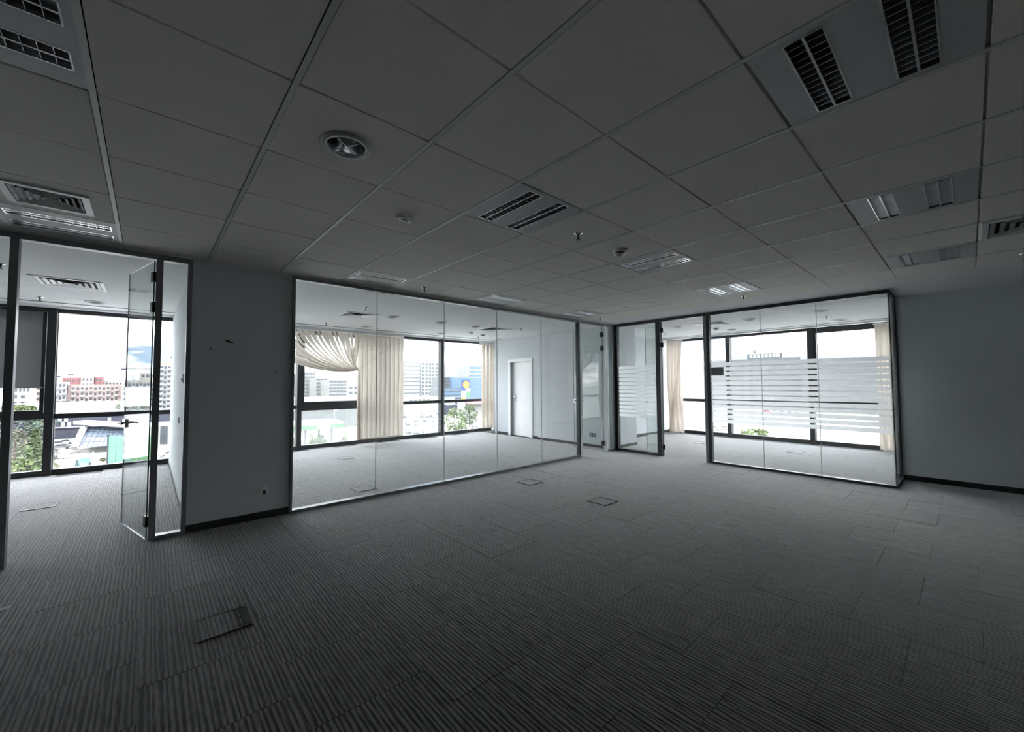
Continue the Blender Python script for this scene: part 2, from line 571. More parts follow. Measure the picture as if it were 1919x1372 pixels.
struct('trim_1', (XL, X1 - .02, Y1 - .016, Y1, H - .018, H + .02), 'grid')
# plaster margin along the meeting room and plaster ceilings of the glazed rooms
struct('ceiling_margin', (XE, X2, YB, Y1, H, H + .15), 'plaster')
pc1 = struct('ceiling_left_room', (XL, 0.30, Y1, YA, H, H + .15), 'plaster')
pc2 = struct('ceiling_back_room', (0.46, 7.75, Y1, YA, H, H + .15), 'plaster')
pc3 = struct('ceiling_meeting_room', (X1, XB, 0.64, 5.6, H + .001, H + .15), 'plaster')

# curtain rails along the window fronts
for n, d in (('trim_2', (XL, 0.30, 8.93, 8.96, H - .03, H)), ('trim_3', (0.46, 7.65, 8.93, 8.96, H - .03, H)),
             ('trim_4', (XB - .33, XB - .30, 0.64, 5.58, H - .03, H))):
    struct(n, d, 'white')
for n, d in (('trim_5', (XL, 0.30, 8.58, 8.60, H - .008, H)), ('trim_6', (0.46, 7.65, 8.58, 8.60, H - .008, H)),
             ('trim_7', (XB - .60, XB - .58, 0.64, 5.58, H - .008, H))):
    struct(n, d, 'alu')

# ------------------------------------------------------------------ window fronts
def window(n, axis, p0, p1, casement=False, haze=(None, None), t0=.85, t1=.925):
    """one bay between mullion centres p0 < p1; axis 'A' runs along X at YA, 'B' along Y at XB"""
    w = thing('window_%d' % n, kind='structure')
    def bx(name, s0, s1, z0, z1, d0, d1, mat):
        if axis == 'A': return box(name, (s0, s1, YA + d0, YA + d1, z0, z1), mat, w)
        return box(name, (XB + d0, XB + d1, s0, s1, z0, z1), mat, w)
    mw = .045
    bx('mullion', p0 - mw, p0 + mw, 0, H, -.06, .10, 'black')
    bx('bottom_rail', p0 + mw, p1 - mw, 0, .085, 0, .10, 'black')
    bx('head_rail', p0 + mw, p1 - mw, 2.47, H, 0, .10, 'black')
    bx('transom', p0 + mw, p1 - mw, t0, t1, 0, .10, 'black')
    bx('inner_bead', p0 + mw, p0 + mw + .012, .085, 2.47, .03, .05, 'steel')
    lo, hi = .085, 2.47
    if casement:
        e = .06
        bx('sash', p0 + mw, p0 + mw + e, t1, hi, .0, .07, 'black'); bx('sash', p1 - mw - e, p1 - mw, t1, hi, .0, .07, 'black')
        bx('sash', p0 + mw + e, p1 - mw - e, hi - e, hi, .0, .07, 'black'); bx('sash', p0 + mw + e, p1 - mw - e, t1, t1 + e, .0, .07, 'black')
        if axis == 'A':
            hx = p0 + (p1 - p0) * .72
            hd = MB().box(hx - .02, hx + .02, YA - .02, YA, t1 + .01, t1 + .06).box(hx - .012, hx + .15, YA - .045, YA - .025, t1 + .035, t1 + .055).box(hx - .012, hx + .012, YA - .045, YA - .02, t1 + .03, t1 + .058)
            hd.build('handle', 'plasticblk', w)
    bx('glass_pane', p0 + mw, p1 - mw, lo, t0, .055, .065, haze[1] or 'wglass')
    bx('glass_pane', p0 + mw, p1 - mw, t1, hi, .055, .065, haze[0] or 'wglass')
    return w
MU = [-4.53, -2.815, -1.10, .615, 2.335, 4.05, 5.77, 7.49]
for k in range(7):
    cs = k in (1, 4)
    hz = {4: ('haze2', 'haze1'), 5: ('haze1', 'haze1')}.get(k, (None, None))
    window(k + 1, 'A', MU[k], MU[k + 1], cs, hz, t0=.80 if k == 4 else .85)
MV = [.60, 2.29, 3.98, 5.66]
for k in range(3):
    window(8 + k, 'B', MV[k], MV[k + 1], k == 0, [('haze2', None), (None, None), ('haze1', 'haze1')][k])
struct('trim_8', (7.49, 7.9, YA - .05, YA + .1, 0, H), 'white')
struct('trim_9', (XL, MU[0], YA, YA + .1, 0, H), 'black')

# ------------------------------------------------------------------ left glass partition (runs along X at Y1)
FD0, FD1 = -.03, .05
def px_(name, x0, x1, z0, z1, mat, par, d0=FD0, d1=FD1): return box(name, (x0, x1, Y1 + d0, Y1 + d1, z0, z1), mat, par)
ZT = H - .02
gp = thing('glass_partition', 'frameless glass front of the left room beside the open glass door', 'partition', (0, Y1, 0))
gp.location = (0, 0, 0)
px_('top_rail', -2.4, .285, ZT - .045, ZT, 'alu', gp)
px_('post', -.80, -.755, 0, ZT - .045, 'alu', gp)
px_('post', .03, .078, 0, ZT - .045, 'alu', gp)
px_('post', .25, .285, 0, ZT - .045, 'alu', gp)
px_('bottom_rail', .078, .25, 0, .04, 'alu', gp)
px_('bottom_rail', -2.4, -.80, 0, .04, 'alu', gp)
px_('glass_pane', .078, .25, .04, ZT - .045, 'glass', gp, .005, .015)
px_('glass_pane', -2.4, -.80, .04, ZT - .045, 'glass', gp, .005, .015)
struct('wall_left_front', (XL, -2.4, Y1, Y1 + .1, 0, SL), 'wall')

gq = thing('glass_partition', 'long clear glass wall of five panes in front of the vertical blinds', 'partition')
px_('top_rail', 1.13, 7.04, ZT - .035, ZT, 'alu', gq)
px_('post', 1.13, 1.155, 0, ZT - .035, 'alu', gq)
px_('bottom_rail', 1.155, 5.90, 0, .035, 'alu', gq)
SE = [1.155, 2.07, 3.03, 3.97, 4.94, 5.90]
for k in range(5):
    px_('glass_pane', SE[k] + .0015, SE[k + 1] - .0015, .035, ZT - .035, 'glass', gq, .004, .016)
for k in range(1, 5):
    px_('joint', SE[k] - .0025, SE[k] + .0025, .035, ZT - .035, 'seam', gq, .003, .017)
px_('post', 5.90, 5.915, 0, ZT - .035, 'aludk', gq)
px_('post', 5.915, 5.975, 0, ZT - .035, 'alulit', gq, -.035, .06)
px_('post', 6.715, 6.76, 0, ZT - .035, 'alulit', gq)
px_('post', 6.945, 7.04, 0, ZT, 'alu', gq, -.03, .06)
px_('bottom_rail', 6.76, 6.945, 0, .045, 'alu', gq)
px_('glass_pane', 6.76, 6.945, .045, ZT - .035, 'glass', gq, .004, .016)

# right partition of the meeting room (runs along Y at X1)
def py_(name, y0, y1, z0, z1, mat, par, d0=-.03, d1=.05): return box(name, (X1 + d0, X1 + d1, y0, y1, z0, z1), mat, par)
gm = thing('glass_partition', 'meeting room glass wall with frosted white stripes and dark frame', 'partition')
TR = H - .05
py_('top_rail', .645, 4.76, TR, H, 'aludk', gm)
py_('post', 4.70, 4.76, 0, TR, 'aludk', gm)
py_('post', 3.78, 3.866, 0, TR, 'aludk', gm)
py_('post', 2.94, 2.99, 0, TR, 'alu', gm)
py_('post', 2.89, 2.94, 0, TR, 'aludk', gm)
py_('bottom_rail', 3.866, 4.70, 0, .05, 'aludk', gm)
py_('bottom_rail', .645, 2.89, 0, .04, 'aludk', gm)
py_('glass_pane', 3.866, 4.70, .05, TR, 'glass', gm, .004, .016)
SY = [.66, 1.418, 2.131, 2.89]
for k in range(3):
    py_('glass_pane', SY[k] + .0015, SY[k + 1] - .0015, .04, TR, 'glass', gm, .004, .016)
for k in (1, 2): py_('joint', SY[k] - .0025, SY[k] + .0025, .04, TR, 'seam', gm, .003, .017)
# return towards the plain wall
box('glass_pane', (X1 + .016, X2 - .02, .654, .666, .04, TR), 'glass', gm)
box('top_rail', (X1 + .05, X2 - .001, .645, .675, TR, H), 'aludk', gm)
box('bottom_rail', (X1 + .05, X2 - .013, .645, .675, 0, .04), 'aludk', gm)
box('post', (X1 - .003, X1 + .012, .645, .655, .04, TR), 'aludk', gm)
box('post', (X2 - .025, X2 - .001, .645, .675, .04, TR), 'aludk', gm)
ZF0, NB, BH, GH = .685, 13, .0575, .0205
for k in range(NB):
    z = ZF0 + k * (BH + GH)
    for y0, y1 in ((.662, 1.4165), (1.4205, 2.1295), (2.1335, 2.888), (3.868, 4.698)):
        py_('frosted_stripe', y0, y1, z, z + BH, 'film', gm, .0165, .0175)
    box('frosted_stripe', (X1 + .02, X2 - .026, .6665, .6675, z, z + BH), 'film', gm)

# glass doors
def glass_door(n, hinge, ang, width, top, stripes=False, hand=1, edge=True):
    """hinge (x, y); leaf points along the direction ang"""
    d = thing('door_%d' % n, kind='structure', loc=(hinge[0], hinge[1], 0), rz=ang)
    MB().box(.012, width, -.005, .005, .012, top).build('door_leaf', 'dglass', d)
    MB().box(.010, .012, -.005, .005, .012, top).build('glass_edge', 'edge', d)
    MB().box(width, width + .001, -.005, .005, .012, top).build('glass_edge', 'aludk', d)
    for z in (.17, top - .42, top - .15):
        MB().box(-.012, .050, -.016, .016, z - .045, z + .045).build('hinge', 'plasticblk', d)
    hb = MB().box(width - .095, width - .005, -.018, .018, .94, 1.02)
    hb.build('lock_case', 'steel', d)
    for s in (-1, 1):
        MB().tube([(width - .06, s * .018, .985), (width - .06, s * .055, .985), (width - .08, s * .06, .985), (width - .19, s * .06, .985)], .009, 8).build('handle', 'plasticblk', d)
    if stripes:
        for k in range(NB):
            z = ZF0 + k * (BH + GH)
            MB().box(.03, width - .01, .0052, .0062, z, z + BH).build('frosted_stripe', 'film', d)
    return d
glass_door(1, (.022, Y1 + .005), math.atan2(.80, -.19), .80, ZT - .05)
glass_door(2, (6.705, Y1 + .03), math.radians(90), .74, ZT - .05)
glass_door(3, (X1 + .03, 3.765), math.atan2(.56, .42), .76, TR - .01, True)

# white door in the back office wall
dw = thing('door_4', kind='structure')
box('door_frame', (7.105, 7.16, 7.22, 7.30, 0, 1.985), 'white', dw)
box('door_frame', (7.105, 7.16, 8.04, 8.12, 0, 1.985), 'white', dw)
box('door_frame', (7.105, 7.16, 7.30, 8.04, 1.905, 1.985), 'white', dw)
lf = MB().box(0, .72, -.02, .02, .01, 1.895).build('door_leaf', 'white', dw, loc=(7.145, 7.31, 0), rz=math.radians(84))
hm = MB().box(.60, .64, .02, .03, .88, 1.06).tube([(.62, .03, 1.0), (.62, .07, 1.0), (.50, .075, 1.0)], .009).build('handle', 'steel', lf)

# meeting room sign
sg = thing('door_sign', 'grey Meeting Room sign stuck on the glass beside the door post', 'sign', (X1 + .003, 2.785, 1.535))
MB().box(-.004, .0, -.098, .098, -.068, .068).build('plate', 'sign', sg)
R90 = (math.radians(90), 0, math.radians(-90))
text('lettering', 'Meeting', .052, 'ink', sg, (-.0045, 0, .024), R90, .0006)
text('lettering', 'Room', .052, 'ink', sg, (-.0045, 0, -.032), R90, .0006)

# ------------------------------------------------------------------ ceiling lights
def troffer_meshes():
    d = {}
    # face plate with two openings; strips run along local X
    p = MB()
    S = .292
    c0, c1, cl = .070, .185, .258     # strip from c0..c1 either side, half length cl
    p.box(-S, S, -S, -c1, 0, .008).box(-S, S, c1, S, 0, .008).box(-S, S, -c0, c0, 0, .008)
    for s in (-1, 1):
        a, b = sorted((s * c0, s * c1))
        p.box(-S, -cl, a, b, 0, .008).box(cl, S, a, b, 0, .008)
    d['plate'] = p.mesh('face_plate', 'panel')
    t = MB()   # mirrored trough of one strip, local to strip centre
    w = (c1 - c0) / 2
    prof = [(-w, .006), (-w * .95, .04), (-w * .7, .075), (-w * .3, .09), (w * .3, .09), (w * .7, .075), (w * .95, .04), (w, .006)]
    n = len(prof)
    t.add([(-cl, y, z) for y, z in prof] + [(cl, y, z) for y, z in prof], [(i, i + 1, n + i + 1, n + i) for i in range(n - 1)] + [tuple(range(n)), tuple(reversed(range(n, 2 * n)))])
    d['trough'] = t.mesh('reflector', 'reflector')
    b = MB()   # one louvre blade, parabolic
    b.hexa([(-.0012, -w, .002), (.0012, -w, .002), (.0012, w, .002), (-.0012, w, .002)], [(-.005, -w, .042), (.005, -w, .042), (.005, w, .042), (-.005, w, .042)])
    d['blade'] = b.mesh('louvre_blade', 'chrome')
    s = MB()
    s.hexa([(-cl, -.004, 0), (cl, -.004, 0), (cl, .004, 0), (-cl, .004, 0)], [(-cl, -.008, .042), (cl, -.008, .042), (cl, .008, .042), (-cl, .008, .042)])
    d['spine'] = s.mesh('louvre_spine', 'chrome')
    e = MB()
    for sgn in (-1, 1):
        e.box(-cl, cl, sgn * w - .003, sgn * w + .003, -.001, .03)
    e.box(-cl - .003, -cl + .002, -w, w, -.001, .03).box(cl - .002, cl + .003, -w, w, -.001, .03)
    d['rim'] = e.mesh('louvre_rim', 'chrome')
    tb = MB()
    for y in (-.028, .028):
        tb.tube([(-cl + .01, y, .062), (cl - .01, y, .062)], .008, 8)
    d['tube'] = tb.mesh('lamp_tube', 'plastic')
    d['c'] = (c0 + c1) / 2
    d['cl'] = cl
    return d
TM = troffer_meshes()
TL = {(1, 1): 'twin louvre ceiling light nearest the motion sensor, mid ceiling', (4, 1): 'twin louvre ceiling light right behind the smoke detector',
      (7, 1): 'twin louvre ceiling light with bright strips above the meeting room door', (1, 5): 'twin louvre ceiling light just above the left end of the long glass wall',
      (4, 5): 'twin louvre ceiling light above the middle of the long glass wall', (7, 5): 'far corner twin louvre ceiling light, smallest in view',
      (1, -2): 'large dark twin louvre ceiling light at the top right', (4, -2): 'twin louvre ceiling light with one bright strip on the right side',
      (7, -2): 'twin louvre ceiling light near the plain right wall', (-3, 1): 'twin louvre ceiling light cut by the top left corner',
      (-3, 5): 'bright twin louvre ceiling light above the left glass door'}
for (a, b), ax in TROFFERS.items():
    t = thing('ceiling_light', TL[(a, b)], 'ceiling light', (HX + G * (a + .5), HY + G * (b + .5), H), math.radians(90) if ax == 'Y' else 0, 'louvred ceiling lights')
    link('face_plate', TM['plate'], t)
    for s in (-1, 1):
        yc = s * TM['c']
        link('reflector', TM['trough'], t, (0, yc, 0))
        link('lamp_tube', TM['tube'], t, (0, yc, 0))
        rim = link('louvre', TM['rim'], t, (0, yc, 0))
        link('louvre_spine', TM['spine'], rim)
        nb = 13
        for k in range(1, nb):
            link('louvre_blade', TM['blade'], rim, (-TM['cl'] + 2 * TM['cl'] * k / nb, 0, 0))
    MB().box(-.292, .292, -.292, .292, .095, .10).build('housing', 'white', t)

# downlights
def downlight(x, y, z, r, label, group=None, big=False):
    t = thing('downlight', label, 'downlight', (x, y, z), 0, group)
    if big:
        MB().lathe([(r, -.001), (r, -.004), (r - .012, -.010), (r - .020, -.010), (r - .024, .0)], n=40).build('trim_ring', 'panel', t, True)
        MB().lathe([(r - .018, -.0105), (r - .026, -.0125), (r - .030, -.004)], n=40).build('inner_ring', 'white', t, True)
        MB().lathe([(r - .024, -.002), (r - .035, .03), (r - .052, .07), (.03, .10), (.001, .10)], n=36).build('reflector', 'mirror', t, True)
        q = r - .026
        MB().box(-q, q, -.0012, .0012, -.004, .018).build('cross_blade', 'chrome', t, rz=math.radians(35))
        MB().box(-q, q, -.0012, .0012, -.004, .018).build('cross_blade', 'chrome', t, rz=math.radians(125))
        for s in (-1, 1): MB().tube([(s * .025, -.05, .072), (s * .025, .05, .072)], .009, 10).build('lamp', 'alu', t, True)
    else:
        MB().lathe([(r, 0), (r, -.006), (r - .012, -.016), (r - .022, -.016), (r - .025, -.004), (r - .04, -.001), (.001, -.001)], n=28).build('trim_ring', 'white', t, True)
        MB().lathe([(r - .03, -.0035), (.03, -.002), (.001, -.002)], n=24).build('reflector', 'reflector', t, True)
        MB().tube([(-r * .45, 0, -.006), (r * .45, 0, -.006)], .0045, 8).build('lamp', 'plasticblk', t)
    return t
downlight(HX + G * -.5, HY + G * 1.5, H, .118, 'large round mirror downlight with crossed blades, left of the middle', big=True)
for x, y, lb in ((3.17, 6.68, 'round downlight in the back office beside the left air diffuser'), (4.16, 6.70, 'round downlight in the back office in the middle of the front row'),
                 (5.02, 6.74, 'round downlight in the back office nearest the right air diffuser'), (3.30, 8.19, 'round downlight just over the closed vertical blind slats'),
                 (5.09, 8.2, 'small downlight over the window beside the blind in the back office'), (6.92, 8.2, 'small downlight by the bunched blind near the white door'),
                 (-.58, 8.18, 'round downlight near the window of the left room'),
                 (8.29, 4.05, 'round downlight in the meeting room next to the glass door'), (8.37, 2.70, 'round downlight in the middle of the meeting room front row'),
                 (8.28, 1.60, 'round downlight at the right end of the meeting room'), (9.73, 3.50, 'small round downlight near the meeting room windows, left'),
                 (9.78, 1.59, 'small round downlight near the meeting room windows, right')):
    downlight(x, y, H, .115, lb, 'office downlights')

# air diffusers
def diffuser(x, y, z, s, label, rz=0):
    t = thing('air_diffuser', label, 'air diffuser', (x, y, z), rz, 'square ceiling air diffusers')
    h = s / 2
    f = MB()
    w = .035
    for a in ((-h, h, -h, -h + w), (-h, h, h - w, h), (-h, -h + w, -h + w, h - w), (h - w, h, -h + w, h - w)):
        f.box(a[0], a[1], a[2], a[3], -.010, -.0005)
    f.build('frame', 'white', t)
    n = 5
    for k in range(n):
        a0 = (h - w) * (1 - k / n) - .006
        a1 = a0 - (h - w) / n * .62
        z0, z1 = -.010, .012 if s < .5 else .012
        if z1 > 0 and s > .565: z1 = -.001
        m = MB()
        vo = [(-a0, -a0, z0), (a0, -a0, z0), (a0, a0, z0), (-a0, a0, z0)]
        vi = [(-a1, -a1, z1), (a1, -a1, z1), (a1, a1, z1), (-a1, a1, z1)]
        m.add(vo + vi + [(p[0], p[1], p[2] + .0015) for p in vo] + [(p[0], p[1], p[2] + .0015) for p in vi],
              [(i, (i + 1) % 4, 4 + (i + 1) % 4, 4 + i) for i in range(4)] + [(8 + i, 12 + i, 12 + (i + 1) % 4, 8 + (i + 1) % 4) for i in range(4)])
        m.build('diffuser_vane', 'white', t)
    MB().box(-h + .02, h - .02, -h + .02, h - .02, *((.03, .034) if s < .565 else (-.0009, -.0004))).build('plenum', 'void', t)
    return t
diffuser(HX + G * -2.5, HY + G * 4.52, H, .38, 'square white air diffuser in front of the left room light')
diffuser(HX + G * 6.5, HY + G * -2.5, H, .56, 'dark square air diffuser at the right edge of the tiled ceiling')
diffuser(2.65, 6.93, H, .58, 'square air diffuser left in the back office ceiling above the draped blind')
diffuser(5.61, 6.88, H, .58, 'square air diffuser in the back office near the white door')
diffuser(-.70, 6.87, H, .58, 'square air diffuser in the left room ceiling')
diffuser(8.45, 3.38, H, .58, 'square air diffuser in the meeting room behind the door post')

# sprinklers
spr_rose = MB().lathe([(.034, 0), (.034, -.003), (.02, -.010), (.012, -.012)], n=20).mesh('rosette', 'chrome', True)
spr_body = MB().lathe([(.009, -.008), (.009, -.022), (.005, -.024), (.005, -.040), (.008, -.042), (.008, -.048), (.003, -.048)], n=12).mesh('nozzle', 'plasticblk', True)
spr_plate = MB().lathe([(.002, -.050), (.017, -.050), (.017, -.052), (.002, -.052)], n=16).mesh('deflector', 'plasticblk')
def sprinkler(x, y, label):
    t = thing('sprinkler', label, 'sprinkler', (x, y, H), 0, 'ceiling sprinklers')
    link('rosette', spr_rose, t); link('nozzle', spr_body, t); link('deflector', spr_plate, t)
    MB().tube([(-.007, 0, -.02), (-.015, 0, -.032), (-.004, 0, -.046)], .002, 6).tube([(.007, 0, -.02), (.015, 0, -.032), (.004, 0, -.046)], .002, 6).build('yoke', 'plasticblk', t)
for a, b, lb in ((2.5, 1.5, 'sprinkler head beside the middle louvred light'), (2.5, 5.5, 'sprinkler head above the top rail of the long glass wall'),
                 (8.4, 1.5, 'sprinkler head above the meeting room door post'), (8.4, 5.45, 'sprinkler head in the far corner of the tiled ceiling'),
                 (8.4, -2.5, 'sprinkler head at the right picture edge by the plain wall')):
    sprinkler(HX + G * a, HY + G * b, lb)
for x, y, lb in ((2.47, 6.14, 'sprinkler head in the back office in front of the left diffuser'), (2.52, 8.17, 'sprinkler head over the draped blind'),
                 (6.17, 8.18, 'sprinkler head near the window mullion of the back office'), (5.92, 6.33, 'sprinkler head in the back office behind the right glass panes'),
                 (-1.10, 8.17, 'sprinkler head over the roller blind in the left room'), (-1.09, 6.18, 'sprinkler head left of the door post in the left room'),
                 (9.10, 1.67, 'sprinkler head at the right of the meeting room'), (9.13, 4.76, 'sprinkler head beside the open meeting room door')):
    sprinkler(x, y, lb)

# smoke detectors, motion sensors, loudspeaker plate
def smoke(x, y, label):
    t = thing('smoke_detector', label, 'smoke detector', (x, y, H), 0, 'smoke detectors')
    MB().lathe([(.062, 0), (.062, -.014), (.056, -.020), (.050, -.022)], n=28).build('mounting_base', 'plastic', t, True)
    MB().lathe([(.048, -.021), (.046, -.030), (.040, -.032)], n=24).build('vent_ring', 'plasticblk', t, True)
    MB().lathe([(.047, -.032), (.042, -.042), (.028, -.050), (.012, -.054), (.001, -.054)], n=24).build('cap', 'plastic', t, True)
    MB().lathe([(.004, -.048), (.004, -.057), (.001, -.057)], n=8).build('indicator', 'plasticblk', t)
smoke(HX + G * 3.52, HY + G * 1.54, 'cream smoke detector in front of the second middle light')
smoke(5.98, 7.76, 'smoke detector in the back office near the right diffuser')
smoke(9.19, 3.62, 'smoke detector in the meeting room behind the door post')
def motion(x, y, rz, label):
    t = thing('motion_sensor', label, 'motion sensor', (x, y, H), rz, 'motion sensors')
    MB().hexa([(-.045, -.03, -.028), (.045, -.03, -.028), (.045, .03, -.020), (-.045, .03, -.020)], [(-.052, -.035, 0), (.052, -.035, 0), (.052, .035, 0), (-.052, .035, 0)]).build('housing', 'plastic', t)
    MB().hexa([(-.022, -.018, -.031), (.022, -.018, -.031), (.022, .010, -.028), (-.022, .010, -.028)], [(-.022, -.018, -.02), (.022, -.018, -.02), (.022, .010, -.02), (-.022, .010, -.02)]).build('lens', 'plasticblk', t)
motion(HX + G * .53, HY + G * 2.52, math.radians(30), 'small white box motion sensor left of the middle light')
motion(5.52, 7.61, 0, 'small motion sensor in the back office ceiling')
t = thing('ceiling_speaker', 'flat round white ceiling loudspeaker near the far corner', 'loudspeaker', (HX + G * 7.49, HY + G * 3.45, H))
MB().lathe([(.115, 0), (.115, -.005), (.105, -.009), (.100, -.006)], n=32).build('rim', 'white', t, True)
MB().lathe([(.100, -.006), (.05, -.008), (.001, -.0085)], n=32).build('grille', 'white', t, True)

# ------------------------------------------------------------------ blinds and curtains
YB_ = 8.99
vb = thing('vertical_blind', 'cream vertical blind with draped slats tied to one side', 'blind', (0, 0, 0))
box('head_rail', (1.2, 4.55, YB_ - .03, YB_ + .03, 2.468, 2.503), 'white', vb)
def strip(name, pts, widths, parent, mat='blind', thick=.0012, bow=.010):
    """ribbon along pts; widths = (half width vector) per point"""
    m = MB(); n = len(pts); c = 5
    vs = []
    for side in (0, 1):
        for p, w in zip(pts, widths):
            nrm = Vector((0, 1, 0))
            for i in range(c):
                u = -1 + 2 * i / (c - 1)
                q = Vector(p) + Vector(w) * u + nrm * (bow * (1 - u * u) * min(1, Vector(w).length / .05) + side * thick)
                vs.append(q)
    N = n * c
    fs = []
    for j in range(n - 1):
        for i in range(c - 1):
            a = j * c + i
            fs.append((a, a + 1, a + c + 1, a + c))
            fs.append((N + a, N + a + c, N + a + c + 1, N + a + 1))
    m.add(vs, fs)
    return m.build(name, mat, parent, True)
GX, GZ = 3.47, 1.67
tops = [1.36 + .113 * k for k in range(19)]
for k, x in enumerate(tops):
    f = (GX - x) / (GX - tops[0])
    p0 = Vector((x, YB_, 2.465)); p3 = Vector((GX - .004 * (k % 3), YB_ - .012 - .004 * (k % 4), GZ - .01 * (k % 2)))
    p1 = Vector((x + .10 + .10 * f, YB_ - .01, 2.465 - .22 - .38 * f)); p2 = Vector((GX - .18 - .55 * f, YB_ - .03, GZ + .20 - .36 * f))
    pts, ws = [], []
    for j in range(15):
        t = j / 14
        p = p0 * (1 - t) ** 3 + p1 * 3 * t * (1 - t) ** 2 + p2 * 3 * t * t * (1 - t) + p3 * t ** 3
        d = (-3 * p0 * (1 - t) ** 2 + p1 * (3 * (1 - t) ** 2 - 6 * t * (1 - t)) + p2 * (6 * t * (1 - t) - 3 * t * t) + 3 * p3 * t * t).normalized()
        nrm = Vector((-d.z, 0, d.x))
        base = Vector((1, 0, 0))
        mixf = min(1, t * 3.2)
        wd = (base * (1 - mixf) + (nrm if nrm.x > 0 or f < .25 else nrm) * mixf)
        k1 = max(0, 1 - max(0, t - .10) / .20)
        mid = .046 if k > 15 else (.034 if k in (1, 5, 13) else .021)
        hw = .056 * k1 + (1 - k1) * (mid * (1 - max(0, t - .55) / .45) + .004)
        yt = .75 * math.sin(t * 1.6 + k * 1.9)
        w = Vector((wd.x, wd.y + yt, wd.z)).normalized() * hw
        pts.append(p); ws.append(w)
    strip('slat', pts, ws, vb, bow=.004)
# tail of the tied slats
for k in range(6):
    x = GX - .012 + .007 * k
    pts = [(x, YB_ - .03 + .01 * (k % 3), GZ), (x - .012 + .004 * k, YB_ - .03, GZ - .35), (x - .015 + .006 * k, YB_ - .02, .9), (x - .01 + .008 * k, YB_ - .02, .14)]
    strip('tied_slat', pts, [(.006, .012, 0), (.010, .03, 0), (.010, .035, 0), (.010, .04, 0)], vb)
for k in range(10):
    x = 3.505 + .108 * k
    a = math.radians(-14 + random.uniform(-3, 3))
    top_shift = 0
    pts = [(x, YB_, 2.465), (x + .003, YB_, 1.7), (x + random.uniform(-.006, .006), YB_, .95), (x + random.uniform(-.012, .012), YB_, .135)]
    w = (math.cos(a) * .062, math.sin(a) * .062, 0)
    s_ = strip('slat', pts, [w] * 4, vb, bow=.004)
    MB().box(x - .058, x + .058, YB_ - .012, YB_ + .016, .122, .150).build('slat_weight', 'blind', vb)
MB().tube([(GX, YB_ - .04, GZ), (3.95, YB_ - .035, 2.05), (4.42, YB_ - .03, 2.42)], .002, 5).build('pull_cord', 'ink', vb)
MB().tube([(4.30, YB_ - .035, 2.46), (4.31, YB_ - .04, 1.2), (4.30, YB_ - .04, .2)], .0025, 5).build('bead_chain', 'white', vb)

vb2 = thing('vertical_blind', 'bunched cream blind slats hanging by the white office door', 'blind')
for k in range(9):
    x = 6.97 + .052 * k
    a = math.radians(32 + random.uniform(-6, 6))
    pts = [(x, YB_ + .08, 2.465), (x, YB_ + .08, 1.4), (x, YB_ + .08, .10)]
    strip('slat', pts, [(math.cos(a) * .06, math.sin(a) * .06, 0)] * 3, vb2)
box('head_rail', (6.90, 7.45, YB_ + .05, YB_ + .11, 2.468, 2.503), 'white', vb2)

rb = thing('roller_blind', 'dark grey roller blind half lowered in the left room window', 'blind')
m = MB()
xs = [-2.70 + i * (1.51) / 14 for i in range(15)]
m.add([(x, YA - .085 + .004 * math.sin(i * 1.3), z) for z in (1.335, 2.46) for i, x in enumerate(xs)] + [(x, YA - .083 + .004 * math.sin(i * 1.3), z) for z in (1.335, 2.46) for i, x in enumerate(xs)],
      [(i, i + 1, 16 + i, 15 + i) for i in range(14)] + [(30 + i, 45 + i, 46 + i, 31 + i) for i in range(14)])
m.build('cloth', 'roller', rb)
box('bottom_bar', (-2.70, -1.165, YA - .095, YA - .072, 1.318, 1.337), 'steel', rb)
MB().tube([(-2.71, YA - .085, 2.475), (-1.165, YA - .085, 2.475)], .022, 14).build('roller_tube', 'plasticblk', rb)
MB().tube([(-1.15, YA - .08, 2.47), (-1.15, YA - .08, .95)], .0025, 5).build('bead_chain', 'white', rb)

def curtain(y0, y1, label, folds, pinch):
    t = thing('curtain', label, 'curtain')
    xc = XB - .20
    n = folds * 8
    m = MB(); rows = 14
    for side in (0, 1):
        for r in range(rows + 1):
            tt = r / rows
            z = 2.46 - (2.46 - .03) * tt
            for i in range(n + 1):
                u = i / n
                sq = 1 - pinch * math.sin(min(1, tt * 1.0) * math.pi * .5) * (1 - u) * .35
                yy = y1 - (y1 - y0) * u * sq + pinch * .03 * math.sin(tt * 5 + u * 6)
                amp = .035 + .02 * tt
                xx = xc + amp * math.sin(u * folds * 2 * math.pi + .8 * math.sin(tt * 3)) + .012 * math.sin(tt * 7 + u * 9)
                m.v.append((xx + side * .0015, yy, z))
    k = n + 1; N = (rows + 1) * k
    for r in range(rows):
        for i in range(n):
            a = r * k + i
            m.f.append((a, a + 1, a + k + 1, a + k)); m.f.append((N + a, N + a + k, N + a + k + 1, N + a + 1)); m.m += [0, 0]
    m.build('cloth', 'curtain', t, True)
    MB().tube([(xc, y0 - .02, 2.475), (xc, y1 + .02, 2.475)], .012, 8).build('rail', 'white', t)
curtain(5.08, 5.50, 'cream curtain gathered at the left of the meeting room windows', 5, 1.0)
curtain(.72, 1.20, 'cream curtain hanging at the right of the meeting room windows', 4, 0.15)

